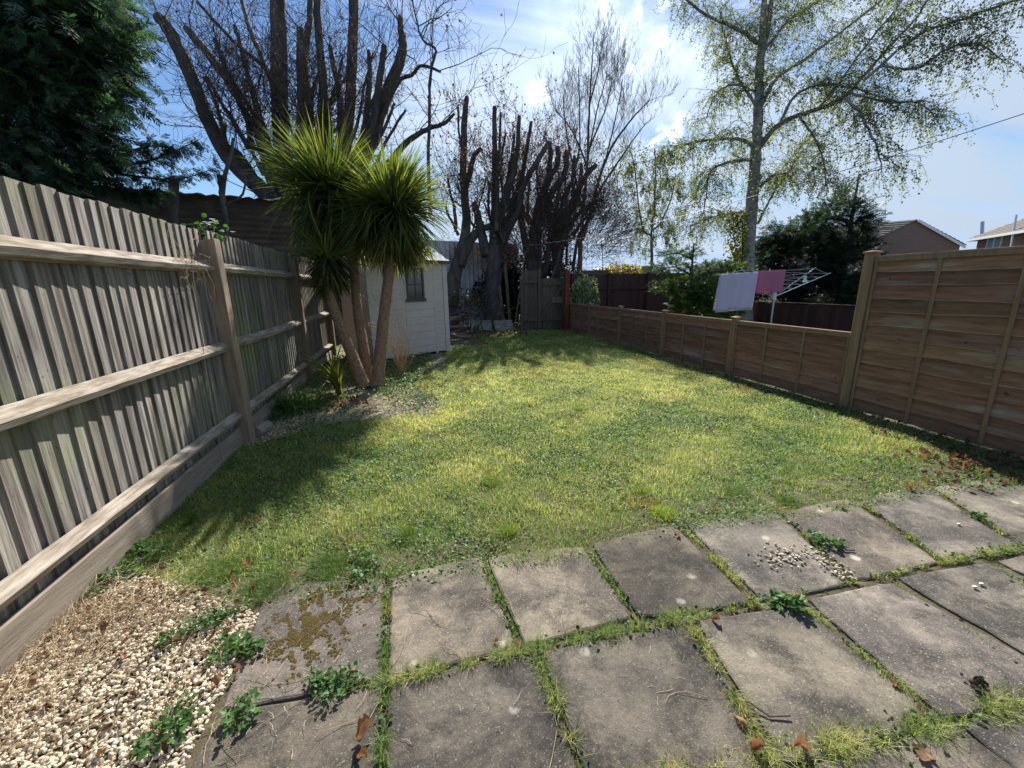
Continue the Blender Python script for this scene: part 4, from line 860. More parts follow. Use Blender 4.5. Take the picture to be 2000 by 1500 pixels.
# twiggy mass (hedge) over the gate
def bush(name,lab,cat,cx_,cy_,d,rx_,ry_,nb,mtw,m=None,cols=None,lsize=.05,leafp=0.,ln=.9,lev=2,up=.1,baseh=0.,grp=None):
    c=P(cx_,cy_,d); t=thing(name,lab,cat,(c[0],c[1],0),grp); tw=MB(); leaf=[]
    s=d/F_PX
    for k in range(nb):
        u=rdir(1,-.6,1)[0]*rng.uniform(.1,.75)**.5; p=c+RT*u[0]*rx_*s+FW*u[1]*rx_*s+np.array([0,0,1])*u[2]*ry_*s; p[2]=max(p[2],.05)
        grow(tw,leaf,p,nrm(u+np.array([0,0,.35])),ln*rng.uniform(.5,1.1),.011,lev,.6,up,leafp=leafp,rmin=.004)
    for k in range(9):
        q=c+rdir(1)[0]*np.array([rx_*s*.5,rx_*s*.5,ry_*s*.5]); tw.tube(rpath([[c[0]+rng.normal(0,.15),c[1]+rng.normal(0,.15),0],(q*[1,1,.5]),q],8),np.linspace(.03,.01,8),5,cap=False)
    tw.build('twigs',mtw,parent=t)
    if m is not None: leafy(leaf,m,'leaves',t,lsize,cols)
    return t
bush('bare_thicket','tangled purple brown twiggy thicket above the back gate','bush',1130,465,16.5,95,80,520,m_twig,m_copper,COP,.05,.35,ln=1.0)
bush('bramble_thicket','dark bramble thicket with copper leaves between the pollard trunks','bush',1035,500,15.8,80,100,380,m_twig,m_copper,COP,.055,.7,ln=.8)
bush('low_brambles','low brambles over the wood pile beside the shed','bush',925,610,13.6,45,24,60,m_twig,m_clover,[(.03,.05,.02),(.06,.045,.03)],.05,1.5,ln=.5)
# slender bare tree
def slender(lab,base,limbs,d,n,ln,mtw,leafp=0,m=None,cols=None,lsize=.04,name='bare_tree',bark=m_bark,up=.6,spread=.4,lev=3):
    t=thing(name,lab,'tree',(base[0],base[1],0)); b=MB(); bc=MB(); tw=MB(); leaf=[]; ap=[]
    for pl,w_,d0,d1 in limbs: ap.append(cutlimb(b,bc,pl,w_,d0,d1,cut=False,k=6))
    b.build('trunk',bark,parent=t,smooth=True)
    for k in range(n):
        pts,r_=ap[k%len(ap)]; i=rng.integers(int(len(pts)*.3),len(pts)); s_=rdir(1,-.2,.5)[0]; dr=nrm(pts[min(i+1,len(pts)-1)]-pts[i-1]); grow(tw,leaf,pts[i],nrm(dr*.9+s_),ln*rng.uniform(.5,1.1),.012*rng.uniform(.6,1.1),lev,spread,up,leafp=leafp,rmin=.0035)
    tw.build('twigs',mtw,parent=t)
    if m is not None: leafy(leaf,m,'leaves',t,lsize,cols)
    return t
q=P(1130,600,21.)
slender('slender leafless tree with fine upswept twigs behind the gate',(q[0],q[1]),[
 ([(1130,600),(1136,450),(1147,315),(1150,230),(1154,157),(1159,75)],[14,11,8,6,4,2],21,21),([(1138,470),(1182,315),(1224,245),(1268,196)],[8,6,4,2],21,20),([(1142,420),(1185,350),(1225,290),(1262,240)],[6,5,3,2],21,22),
 ([(1140,420),(1120,330),(1105,250),(1100,190)],[6,5,3,2],21,20.3),([(1148,330),(1120,260),(1085,215)],[5,3,2],21,21.5),([(1147,300),(1180,220),(1195,160)],[5,3,2],21,20.6),([(1152,200),(1168,140),(1172,100)],[4,3,2],21,21.6),([(1182,315),(1200,240),(1215,170)],[4,3,2],20.5,20),([(1150,300),(1165,220),(1185,150)],[4,3,2],21,21.4),([(1100,400),(1130,300),(1132,220),(1130,130)],[5,4,3,2],21.5,22)],21,165,1.6,m_twig)
q=P(1272,590,26.)
slender('thin weeping birch in early leaf between bare tree and big birch',(q[0],q[1]),[
 ([(1272,600),(1273,500),(1272,455),(1278,400),(1280,330),(1278,290)],[10,8,6,5,4,3],26,26),([(1272,460),(1255,445),(1245,380),(1240,330),(1232,295)],[5,4,3,3,2],26,25.5),([(1273,450),(1290,435),(1310,390),(1320,340)],[5,4,3,2],26,27)],26,110,1.5,m_birchtw,3.,m_birchlf,[(.13,.15,.05),(.10,.12,.045)],.07,name='birch_tree',bark=m_birchtw,up=-.9,spread=.5)
# the big birch
q=P(1457,560,14.); t=thing('birch_tree','large silver birch with fresh drooping foliage behind the washing','tree',(q[0],q[1],0))
b=MB(); bc=MB(); ap=[]
D=14.
BR=[([(1455,640),(1457,560),(1463,460),(1470,380),(1476,300),(1480,240),(1483,150),(1488,80),(1494,-20),(1496,-120)],[42,36,33,30,27,25,22,19,14,10],D,D),
 ([(1487,110),(1500,50),(1508,-20),(1512,-100)],[14,12,10,8],D,D+.3),
 ([(1485,285),(1524,241),(1597,213),(1650,189),(1685,150),(1744,84),(1800,21),(1840,-60)],[16,13,11,10,8,7,5,4],D,11.),
 ([(1486,210),(1517,154),(1573,115),(1632,70),(1713,7),(1770,-50)],[10,9,8,6,5,4],D,13.5),
 ([(1476,287),(1440,271),(1370,275),(1335,283),(1300,303)],[9,7,6,5,3],D,12.5),
 ([(1474,311),(1422,317),(1387,336),(1380,380),(1372,420)],[7,6,5,3,2],D,13.),
 ([(1480,84),(1440,56),(1380,30),(1342,0),(1310,-40)],[10,8,6,5,4],D,13.),
 ([(1650,192),(1678,217),(1695,252),(1712,285),(1722,330)],[7,6,5,4,2],11.8,11.),
 ([(1688,157),(1790,70),(1867,42),(1965,7),(2050,-30)],[7,6,5,4,3],11.6,9.5),
 ([(1720,130),(1790,133),(1846,98),(1909,86),(1960,120)],[5,5,4,4,2],11.4,10.),
 ([(1484,365),(1510,343),(1530,340)],[7,5,4],D,13.4),
 ([(1466,413),(1405,420),(1352,441)],[5,4,2],D,13.5),
 ([(1480,437),(1510,378),(1545,329),(1565,280)],[6,5,4,3],D,14.6),
 ([(1597,213),(1640,160),(1690,90),(1740,30),(1790,-40)],[6,5,5,4,3],12.8,12.2),
 ([(1492,100),(1540,40),(1580,15),(1640,-30)],[7,6,5,4],D,14.5),
 ([(1486,220),(1440,150),(1420,90),(1405,20)],[7,5,4,3],D,15.2),
 ([(1524,241),(1550,190),(1600,165),(1660,170),(1720,190)],[6,6,5,4,3],13.4,12.2),
 ([(1477,180),(1430,165),(1395,190),(1380,230)],[5,4,3,2],D,14.6),
 ([(1660,180),(1730,200),(1790,200),(1830,230)],[5,4,3,2],11.8,11.),
 ([(1560,225),(1590,270),(1610,320),(1612,360)],[5,4,3,2],13.2,12.8)]
for pl,w_,d0,d1 in BR: ap.append(cutlimb(b,bc,pl,w_,d0,d1,cut=False,k=10))
b.build('trunk',m_birch,parent=t,smooth=True)
tw=MB(); leaf=[]
def hang(p,d,l_,lp):
    pts=[p]; n=8
    for i in range(n):
        d=nrm(d+np.array([0,0,-.26])+rng.normal(0,.16,3)); p=p+d*l_/n; pts.append(p)
    tw.tube(pts,np.linspace(.005,.0018,n+1),3,cap=False)
    pts=np.array(pts); m_=int(l_*lp); i=rng.uniform(1,n,m_); j=i.astype(int); f_=(i-j)[:,None]; q=pts[j]*(1-f_)+pts[np.minimum(j+1,n)]*f_+rng.normal(0,.035,(m_,3)); leaf.extend(q)
for bi,(pts,r_) in enumerate(ap):
    n=len(pts); nt_=56 if bi==0 else int(18+np.linalg.norm(pts[-1]-pts[0])*15)
    for k in range(nt_):
        i=rng.integers(int(n*(.42 if bi==0 else .12)),n); s_=rdir(1,-.1,.6)[0]; ld=rng.uniform(.3,1.)
        # side twig, then hanging shoots from it
        p=pts[i]; sp=[p]; d=nrm(s_+.5*nrm(pts[min(i+1,n-1)]-pts[i-1]))
        for j in range(5): d=nrm(d+rng.normal(0,.15,3)+np.array([0,0,-.05])); sp.append(sp[-1]+d*ld/5*1.1)
        tw.tube(sp,np.linspace(.009,.004,6),3,cap=False)
        for j in range(rng.integers(2,5)): 
            kk=rng.integers(1,6); hang(sp[kk],nrm(d+rdir(1,-.6,.3)[0]),rng.uniform(.3,1.0),24)
tw.build('twigs',m_birchtw,parent=t)
leafy(leaf,m_birchlf,'leaves',t,.04,[(.17,.20,.075),(.12,.155,.06),(.21,.23,.10),(.10,.125,.06)]); NBL=len(leaf)
# ivy on the birch foot
q=P(1443,500,13.7); tv=thing('ivy','yellow green ivy climbing the left of the birch trunk','climber',(q[0],q[1],0)); b=MB(); n=1500
pp=np.array([P(1440+rng.normal(0,11),rng.uniform(415,560),13.75+rng.normal(0,.12)) for _ in range(n)]); fr=frames(rdir(n,-1,.3),rng.uniform(0,6,n))*(.07*rng.uniform(.6,1.2,n))[:,None,None]; b.inst(LT,LF,fr,pp,np.array([.13,.14,.03])*rng.uniform(.4,1.5,(n,1)))
b.build('leaves',m_birchlf,parent=tv)
b=MB(); b.tube(rpath([[q[0],q[1],0],P(1448,520,13.8),P(1450,420,13.85)],10),.02,5); b.build('stem',m_twig,parent=tv)
#---- conifers
SPV=[];SPF=[]
def spray_template(n=9,seed=1):
    r2=np.random.default_rng(seed); V=[]; F=[]
    def leaf(a,d,l_,w_,z):
        d=np.array(d)/np.linalg.norm(d); s_=np.array([-d[1],d[0]]); k=len(V)
        for (u,v) in ((0,-.5),(.45,-1),(1,0),(.45,1)): V.append([a[0]+d[0]*l_*u+s_[0]*w_*v*.5,a[1]+d[1]*l_*u+s_[1]*w_*v*.5,z-u*.1*l_])
        F.append([k,k+1,k+2,k+3])
    leaf((0,0),(0,1),1.0,.05,0)
    for i in range(n):
        y=.08+.85*i/n
        for s_ in (-1,1): leaf((0,y),(s_*.8,.75+.2*r2.normal()),(.42*(1-y*.55))*r2.uniform(.7,1.2),.075,-.15*y*y+r2.normal(0,.03))
    return np.array(V),np.array(F)
ST=[spray_template(9,1),spray_template(7,2)]
def conifer(lab,base,H,parts,nsp,size,cols,name='conifer',trunk_r=.15,droop=.25,grp=None):
    """parts: list of (centre xyz, rx, rz) lobes filled with sprays"""
    t=thing(name,lab,'tree',(base[0],base[1],0),grp); b=MB(); b.tube(rpath([[base[0],base[1],-.02],[base[0],base[1],H*.5],[base[0],base[1],H]],8),np.linspace(trunk_r,.02,8),8)
    wt=np.array([a[1]**2*a[2] for a in parts]); wt=wt/wt.sum(); f=MB(); cols=np.array(cols)
    for (c,rx_,rz_),w_ in zip(parts,wt):
        c=np.array(c,float); n=int(nsp*w_)+1; u=rdir(n); rad=rng.uniform(.35,1.03,n)**.6
        lump=1+.27*np.sin(u[:,0]*7+c[0])*np.cos(u[:,2]*6+c[2]*3)+rng.normal(0,.05,n); p=c+u*np.array([rx_,rx_,rz_])*(rad*lump)[:,None]
        k=p[:,2]>.15; p=p[k]; uu=u[k]; n=len(p)
        d=uu*np.array([1,1,.3])+np.array([0,0,-droop])+rng.normal(0,.3,(n,3))
        for q_ in (0,1):
            s_=np.arange(n)%2==q_; m_=s_.sum(); fr=frames(d[s_],rng.normal(0,.6,m_))*(size*rng.uniform(.6,1.3,m_))[:,None,None]
            f.inst(ST[q_][0],ST[q_][1],fr,p[s_],cols[rng.integers(0,len(cols),m_)]*rng.uniform(.5,1.6,(m_,1)))
        for j in range(5):
            e=c+rdir(1,-.3,.6)[0]*np.array([rx_,rx_,rz_])*.8; b.tube([[base[0],base[1],max(.2,e[2]-.4*rx_)],(e+[base[0],base[1],e[2]])/2,e],[.03,.02,.008],5,cap=False)
    b.build('trunk',m_bark,parent=t,smooth=True); f.build('foliage',m_conif,parent=t); return t
DG=[(.028,.05,.038),(.045,.08,.055),(.065,.11,.075),(.09,.135,.09)]
c0=P(90,130,7.); 
conifer('large dark cypress overhanging the left fence',(c0[0]-.6,c0[1]+.3),5.6,[(P(60,60,7.),1.35,1.2),(P(10,180,6.6),1.0,1.2),(P(140,180,7.2),.75,.8),(P(70,270,7.),1.0,.7),(P(165,60,7.6),.75,.9),(P(150,290,7.5),.6,.35),(P(-60,-60,7),1.6,1.6),(P(205,130,7.8),.4,.4),(P(100,330,7.2),.7,.35),(P(20,330,6.4),.7,.5),(P(215,20,8),.45,.5)],9000,.34,DG,name='cypress_tree',droop=.35)
# drooping limb of the cypress towards the barn
cc_=bpy.data.objects['cypress_tree']; f=MB(); tb=MB()
for pl in ([(190,300),(260,320),(330,300),(390,272)],[(180,330),(270,345),(350,350),(430,325)],[(200,320),(240,300),(300,285),(340,290)],[(190,350),(250,372),(300,380)]):
    pts=rpath([P(x,y,8.+.004*(x-200)) for x,y in pl],14); tb.tube(pts,np.linspace(.03,.006,14),4,cap=False)
    n=150; i=rng.integers(1,13,n); p=pts[i]+rng.normal(0,.07,(n,3)); d=rng.normal(0,.6,(n,3))+nrm(pts[-1]-pts[0])*.5+np.array([0,0,-.45]); fr=frames(d,rng.normal(0,.5,n))*(.26*rng.uniform(.5,1.2,n))[:,None,None]
    f.inst(ST[0][0],ST[0][1],fr,p,np.array(DG)[rng.integers(0,4,n)]*rng.uniform(.5,1.4,(n,1)))
tb.build('limb',m_bark,parent=cc_); f.build('hanging_foliage',m_conif,parent=cc_)
c0=P(1600,620,15.)
conifer('dark bushy cypress to the right of the birch',(P(1635,600,15)[0],P(1635,600,15)[1]),5.,[(P(1640,450,15.),1.0,1.1),(P(1560,510,15.),1.25,1.25),(P(1655,520,15.),.95,1.0),(P(1520,480,15.2),.65,.8),(P(1600,590,15.),1.2,1.1),(P(1645,405,15.),.32,.5),(P(1505,580,15.),.7,1.2),(P(1585,440,15.),.5,.5)],6500,.36,[(.018,.028,.022),(.026,.042,.03),(.035,.055,.04)],name='cypress_tree',droop=-.1)
conifer('layered yellow green juniper behind the low fence, left of the washing',(P(1345,600,12.2)[0],P(1345,600,12.2)[1]),2.6,[(P(1325,497,12.2),.5,.12),(P(1350,492,12.),.25,.16),(P(1310,522,12.),.62,.14),(P(1300,560,11.9),.42,.2),(P(1340,560,12.2),.7,.3),(P(1400,530,12.4),.75,.26),(P(1385,575,12.),.75,.3),(P(1360,600,12.),.7,.3),(P(1430,560,12.4),.5,.5),(P(1410,600,12.2),.6,.35)],6500,.17,[(.10,.15,.045),(.08,.13,.04),(.15,.19,.055)],name='juniper',trunk_r=.06,droop=.0)
#---- leafy shrubs
def shrub(name,lab,c,r3,n,size,cols,m=None,mtw=None,leafthick=1.):
    t=thing(name,lab,'shrub',(c[0],c[1],0)); u=rdir(n); rad=rng.uniform(.3,1.,n)**.5*(1+.18*np.sin(u[:,0]*6)*np.cos(u[:,1]*5+u[:,2]*4)); p=np.array(c)+u*np.array(r3)*rad[:,None]; k=p[:,2]>.03; p=p[k]; n=len(p)
    b=MB(); fr=frames(rdir(n,-.6,.8),rng.uniform(0,6,n))*(size*rng.uniform(.6,1.3,n))[:,None,None]; cols=np.array(cols); b.inst(LT,LF,fr,p,cols[rng.integers(0,len(cols),n)]*rng.uniform(.6,1.4,(n,1))); b.build('leaves',m or m_clover,parent=t)
    b=MB()
    for k in range(14): e=np.array(c)+rdir(1,-.2,1)[0]*np.array(r3)*.85; b.tube(rpath([[c[0],c[1],0],(np.array([c[0],c[1],0])+e)/2+rng.normal(0,.05,3),e],7),np.linspace(.02,.005,7),4,cap=False)
    b.build('stems',mtw or m_twig,parent=t); return t
c=P(1141,566,14.3); shrub('variegated_shrub','pale cream edged leafy shrub against the red post',(c[0],c[1],1.05),(.54,.45,.80),3600,.055,[(.48,.50,.32),(.20,.26,.13),(.62,.62,.45),(.13,.18,.09)])
c=P(1215,520,22.); shrub('forsythia','yellow flowering forsythia bush beyond the red fence',(c[0],c[1],1.7),(1.5,1.,.9),4200,.09,[(.30,.23,.05),(.22,.17,.06),(.14,.12,.05)],m_birchlf)
c=P(1180,505,21.); shrub('brown_hedge','dull brown hedge to the left of the forsythia',(c[0],c[1],1.6),(1.2,.8,.7),2600,.08,[(.10,.07,.04),(.13,.10,.05)])
c=P(1440,540,19.); shrub('green_hedge','green bushes far behind the juniper',(c[0],c[1],1.3),(2.2,1.2,1.2),5000,.10,[(.05,.08,.03),(.08,.10,.03)])
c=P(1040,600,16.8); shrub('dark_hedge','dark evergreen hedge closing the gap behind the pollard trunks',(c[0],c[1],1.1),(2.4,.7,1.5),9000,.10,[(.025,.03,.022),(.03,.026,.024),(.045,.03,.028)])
# climber on top of the left fence
g=PX(403,450,FX-.05); t=thing('clematis','white flowering climber spilling over the top of the left fence','climber',(g[0],g[1],0)); b=MB(); b2=MB(); n=60
p=np.array(g)+rng.normal(0,1,(n,3))*[.06,.13,.05]; fr=frames(rdir(n,-.6,.6),rng.uniform(0,6,n))*.045; b.inst(LT,LF,fr,p,np.array([.06,.13,.03])*rng.uniform(.5,1.5,(n,1))); b.build('leaves',m_clover,parent=t)
for k in range(11):
    q=np.array(g)+rng.normal(0,1,3)*[.04,.20,.04]+[.04,0,.04]; b2=MB()
    for j in range(5): fr=frames(np.array([[math.cos(j*1.256),math.sin(j*1.256),.3]]))*.028; b2.inst(LT,LF,fr,q[None],np.array([[1,1,1.]]))
    b2.build('flower',m_flow,parent=t)
b=MB(); b.tube(rpath([[g[0]-.05,g[1],0],[g[0]-.06,g[1]-.05,1.],g],10),.008,5); b.build('stem',m_twig,parent=t)
# dead tendrils at the post
g=PX(372,500,FX+.08); t=thing('dead_vine','dead wiry vine hanging on the first fence post','vine',(g[0],g[1],0)); b=MB()
for k in range(26):
    p=np.array(g)+rng.normal(0,1,3)*[.02,.06,.05]; d=rdir(1,-.6,.2)[0]; pts=[p]
    for j in range(8): d=nrm(d+rng.normal(0,.5,3)+[0,0,-.15]); d[0]*=.5; pts.append(pts[-1]+d*rng.uniform(.03,.06)); pts[-1][0]=max(pts[-1][0],FX+.07)
    b.tube(pts,.0016,3,cap=False)
for z in (0.,): b.tube(rpath([[g[0]-.03,g[1]-.05,0.01],[g[0]-.01,g[1]-.1,.7],g],12),.003,4)
b.build('stems',m_straw,parent=t)
#==================================================================== BACKGROUND STRUCTURES
def corr(b,a,c,z0,z1,horiz,pitch=.08,amp=.012):
    a=np.array([a[0],a[1],0.]); c=np.array([c[0],c[1],0.]); d=c-a; l_=np.linalg.norm(d); d/=l_; nv=np.array([d[1],-d[0],0.])
    if horiz:
        n=int((z1-z0)/pitch*4); zs=np.linspace(z0,z1,n); V=[]
        for i,z in enumerate(zs): o=nv*amp*math.sin(i*math.pi/2)+np.array([0,0,z]); V+=[a+o,c+o]
        b.add(np.array(V),np.array([[2*i,2*i+1,2*i+3,2*i+2] for i in range(n-1)]))
    else:
        n=int(l_/pitch*4); V=[]
        for i in range(n): u=l_*i/(n-1); o=a+d*u+nv*amp*math.sin(i*math.pi/2); V+=[o+[0,0,z0],o+[0,0,z1]]
        b.add(np.array(V),np.array([[2*i,2*i+2,2*i+3,2*i+1] for i in range(n-1)]))
rp=P(520,388,11.5); da=np.array([math.sin(R(75)),math.cos(R(75)),0]); A0=rp-da*10; A1=rp+da*2.6; ht=rp[2]; A0[2]=A1[2]=0
barn=thing('barn','long dark rusty corrugated barn behind the left fence','barn',(A0[0]*.5+A1[0]*.5,A0[1]*.5+A1[1]*.5,0)); bk=np.array([-da[1],da[0],0])
b=MB(); corr(b,A0,A1,0,ht-.05,True,.16,.02); corr(b,A1,A1+bk*4,0,ht-.4,True,.16,.02); b.build('wall',m_barn,parent=barn)
b=MB(); n=140; V=[]
for i in range(n):
    u=i/(n-1); o=A0+(A1-A0)*u; z=.02*math.sin(i*math.pi/2); e=-bk*.25; jag=rng.normal(0,.012); V+=[o+e+[0,0,ht-.07+z+jag*.3],o+[0,0,ht+z+jag],o+bk*4+[0,0,ht-.6+z]]
b.add(np.array(V),np.array([[3*i+k,3*i+3+k,3*i+4+k,3*i+1+k] for i in range(n-1) for k in (0,1)])); b.build('roof',m_barnroof,parent=barn)
b=MB(); 
for k in range(5): z=.9+.32*k; b.beam((A0[0],A0[1],z),(A1[0],A1[1],z),.05,.04)
b.V=[v-bk*.05 for v in b.V]; b.build('batten',m_barn,parent=barn)
g0,g1=P(790,560,14.6),P(1012,560,17.2)
b=MB(); corr(b,g0,g1,0,3.15,False,.19,.03); o=b.build('corrugated_wall',m_grey); tag(o,'grey vertical corrugated metal wall behind the pollards','wall')
# stumps in front of the barn
for (pl,w_,d,lab) in (([(338,520),(338,440),(340,390),(338,347)],[26,24,24,24],9.6,'short dark stump rising above the left fence near the cypress'),([(445,520),(440,440),(434,380),(430,345)],[17,16,15,15],9.4,'pale sawn stump with side shoots above the left fence')):
    q=P(pl[0][0],pl[0][1],d); t=thing('tree_stump',lab,'stump',(q[0],q[1],0)); b=MB(); bc=MB(); q0=np.array([q[0],q[1],0]); pts,r_=cutlimb(b,bc,pl,w_,d,d); b.tube([q0,pts[0]],[r_[0]*1.2,r_[0]],10)
    b.build('trunk',m_bark,parent=t,smooth=True); bc.build('cut_face',m_cut,parent=t)
    if w_[0]<20:
        b=MB(); b.tube(rpath([P(434,385,d),P(440,340,d),P(452,300,d),P(455,270,d)],10),np.linspace(.055,.03,10),8); b.tube(rpath([P(440,400,d),P(470,385,d),P(478,365,d),P(480,350,d)],8),np.linspace(.03,.02,8),6); b.build('side_branch',m_bark,parent=t,smooth=True)
# back gate and fence pieces
def boards(root,a,c,H,m,name='board_panel',pitch=.12,z0=.05,th=.02,topj=.0,tone=1.):
    a=np.array([a[0],a[1],0.]); c=np.array([c[0],c[1],0.]); d=c-a; l_=np.linalg.norm(d); d/=l_; n=max(1,int(l_/pitch)); b=MB(); nv=np.array([-d[1],d[0],0])
    for i in range(n):
        u=(i+.5)*l_/n; h_=H+rng.normal(0,topj); b.box(a+d*u+nv*(.004*(i%2))+np.array([0,0,(z0+h_)/2]),(l_/n-.006,th,h_-z0),np.stack([d,nv,[0,0,1]],1),np.array([1,1,1])*rng.uniform(.75,1.2)*tone)
    return b.build(name,m,parent=root)
ga,gm,gc=P(1018,640,14.2),P(1052,640,14.2),P(1098,638,14.4)
for p in (ga,gm,gc): p[2]=0
t=thing('back_gate','old weathered timber gate closing the bottom of the garden','gate',gm)
def railb(root,a,c,z,m,w_=.05,h_=.09,name='rail',z2=None):
    b=MB(); a=np.array([a[0],a[1],z]); c=np.array([c[0],c[1],z if z2 is None else z2]); d=nrm(c-a); nv=np.array([d[1],-d[0],0]); nv/=np.linalg.norm(nv); b.beam(a+nv*.04,c+nv*.04,w_,h_); return b.build(name,m,parent=root)
boards(t,ga,gm,1.98,m_gate,'board_panel',.11); railb(t,ga,gm,1.62,m_gate); railb(t,ga,gm,.35,m_gate)
for p,h_ in ((ga,1.75),(gm,2.02),(gc,1.75)): b=MB(); b.beam((p[0],p[1]-.06,0),(p[0],p[1]-.06,h_),.09,.09,up=(0,1,0)); b.build('post',m_gate,parent=t,bevel=.005)
g2=gm+(gc-gm)*.06; lf=boards(t,g2,gc,1.72,m_gate,'gate_leaf',.11,tone=1.05)
railb(lf,g2,gc,1.55,m_gate,name='gate_rail'); railb(lf,g2,gc,.35,m_gate,name='gate_rail'); railb(lf,g2,gc,.42,m_gate,z2=1.5,name='brace')
b=MB(); q=gm+(gc-gm)*.78; b.box(q+[0,-.07,1.0],(.42,.02,.2),None,np.array([1.6,1.6,1.6])); b.build('plate',m_gate,parent=lf)
# pole leaning by the gate
b=MB(); b.tube([P(1004,645,13.8)*[1,1,0],P(1012,590,13.8),P(1022,520,14.1),P(1026,490,14.3)],.022,6); tag(b.build('leaning_pole',m_gate),'long thin grey pole leaning beside the back gate','pole')
# pallets and planks leaning
for i,(x0,x1,y0_,h_,lab) in enumerate([(985,992,640,1.5,'narrow grey plank leaning on the trees left of the gate'),(997,1000,640,2.2,'tall thin post behind the corrugated scraps')]):
    q=P(x0,y0_,14.6); b=MB(); b.beam((q[0],q[1],0),(q[0]-.1,q[1]+.2,h_),.10,.03,up=(0,1,0)); tag(b.build('plank',m_gate),lab,'plank')
# corrugated scraps lying as low barrier
for (xa,xb,ya,lab) in ((918,962,640,'left scrap of pale corrugated sheet propped at the foot of the trees'),(968,1004,638,'right scrap of pale corrugated sheet beside the pole')):
    a_,c_=P(xa,ya,13.7),P(xb,ya-4,13.9); b=MB(); n=28; V=[]
    for i in range(n): o=np.array([0,.3*i/n+.02*math.sin(i*math.pi/2),.02+.36*i/n]); V+=[[a_[0],a_[1]+o[1],o[2]],[c_[0],c_[1]+o[1],o[2]]]
    b.add(np.array(V),np.array([[2*i,2*i+1,2*i+3,2*i+2] for i in range(n-1)])); tag(b.build('corrugated_sheet',m_sheetw),lab,'metal sheet')
# wood pile
for k in range(16):
    x_=rng.uniform(882,915); q=P(x_,rng.uniform(600,655),12.6+rng.uniform(-.4,.6)); q[2]=max(.05,min(q[2],.75)); a=rng.uniform(-.5,.5); l_=rng.uniform(.5,.9); dv=np.array([math.cos(a),math.sin(a),rng.uniform(-.25,.35)])*l_/2
    p0,p1=q-dv,q+dv; p0[2]=max(.03,p0[2]); p1[2]=max(.03,p1[2])
    b=MB(); b.tube(rpath([p0,q+rng.normal(0,.03,3),p1],8),rng.uniform(.02,.045),7,rough=.05); tag(b.build('log',m_twigl if k%2 else m_bark,smooth=False),('pale grey' if k%2 else 'dark brown')+' cut branch in the jumbled wood pile right of the shed','log',('pale' if k%2 else 'dark')+' branches of the wood pile')
#sleepers / rough logs at the left post
for (px_,py_,lab,l_) in ((505,812,'rough split log lying behind the first fence post',.34),(512,838,'short weathered timber offcut beside the first fence post',.22)):
    q=G(px_,py_,.06); b=MB(); b.tube([q+[-.02,-l_/2,0],q+[.0,0,.01],q+[.03,l_/2,.0]],.055,8,rough=.06); tag(b.build('log',m_gboard),lab,'log')
# neighbour: red fence, post, low fence
q0,q1=np.array([rx(14)+.35,14.3,0]),np.array([13.6,13.5,0])
t=thing('red_fence','dark red stained fence across the end of the next garden','fence',(8,14,0))
boards(t,q0,q1,1.86,m_red,'board_panel',.14)
for u in (0.02,.2,.4,.6,.8,.98): p=q0+(q1-q0)*u; b=MB(); b.beam((p[0],p[1]-.06,0),(p[0],p[1]-.06,1.9),.09,.09,up=(0,1,0)); b.build('post',m_red,parent=t)
for z in (1.35,.5): railb(t,q0,q1,z,m_red)
b=MB(); q=P(1106,620,13.9); b.beam((q[0],q[1],0),(q[0],q[1],1.95),.16,.16,up=(0,1,0)); tag(b.build('red_post',m_redpost,bevel=.005),'thick orange red post between the gate and the pale shrub','post')
q0,q1=np.array([11.2,3.,0]),np.array([11.9,13.4,0]); t=thing('low_red_fence','low dark red fence on the far side of the next garden','fence',(12.5,8,0)); boards(t,q0,q1,.80,m_red,'board_panel',.14)
b=MB(); b.beam(q0+[0,0,.83],q1+[0,0,.83],.07,.03); b.build('cap_rail',m_red,parent=t)
# brick garden wall with concrete post
a_,c_=P(1540,600,18.),P(1760,600,15.); a_[2]=c_[2]=0
t=thing('brick_wall','orange brick garden wall under the dark cypress','wall',(a_+c_)/2); b=MB(); b.beam(a_+[0,0,.75],c_+[0,0,.75],.22,1.5); b.build('wall',m_bricky,parent=t)
dvec=nrm(c_-a_); nv=np.array([dvec[1],-dvec[0],0]); nv=-nv if nv[1]>0 else nv
q=a_+(c_-a_)*.47+nv*.16; b=MB(); b.beam(q,q+[0,0,1.35],.1,.1,up=(0,1,0)); b.build('post',m_conc,parent=t)
b=MB(); b.beam(a_+[0,0,1.52],c_+[0,0,1.52],.28,.05); b.build('coping',m_conc,parent=t)
#==================================================================== WASHING
dp=9.7; pole=P(1512,580,dp); px0=np.array([pole[0],pole[1],0]); 
t=thing('rotary_airer','rotary clothes airer with wet towels in the next garden','clothes airer',px0)
b=MB(); b.tube([px0,px0+[0,0,pole[2]+.12]],.022,10); b.build('pole',m_metal,parent=t,smooth=False)
Ft,Tt=P(1398,535,8.9),P(1594,522,9.3); zt=(Ft[2]+Tt[2])/2; vF=Ft-pole; vT=Tt-pole
tips=[pole+vF,pole+vT,pole+np.array([-vF[0],-vF[1],vF[2]]),pole+np.array([-vT[0],-vT[1],vT[2]])]
b=MB(); b.tube([pole-[0,0,.06],pole+[0,0,.10]],.045,10); b.build('hub',m_white,parent=t)
for q in tips: b=MB(); b.tube([pole,q],.010,6); b.build('arm',m_metal,parent=t)
b=MB()
for f_ in (.35,.5,.65,.8,.97):
    for i in range(4): b.tube([pole+(tips[i]-pole)*f_,(pole+(tips[i]-pole)*f_)*.5+(pole+(tips[(i+1)%4]-pole)*f_)*.5-[0,0,.015],pole+(tips[(i+1)%4]-pole)*f_],.003,4,cap=False)
b.build('line',m_white,parent=t)
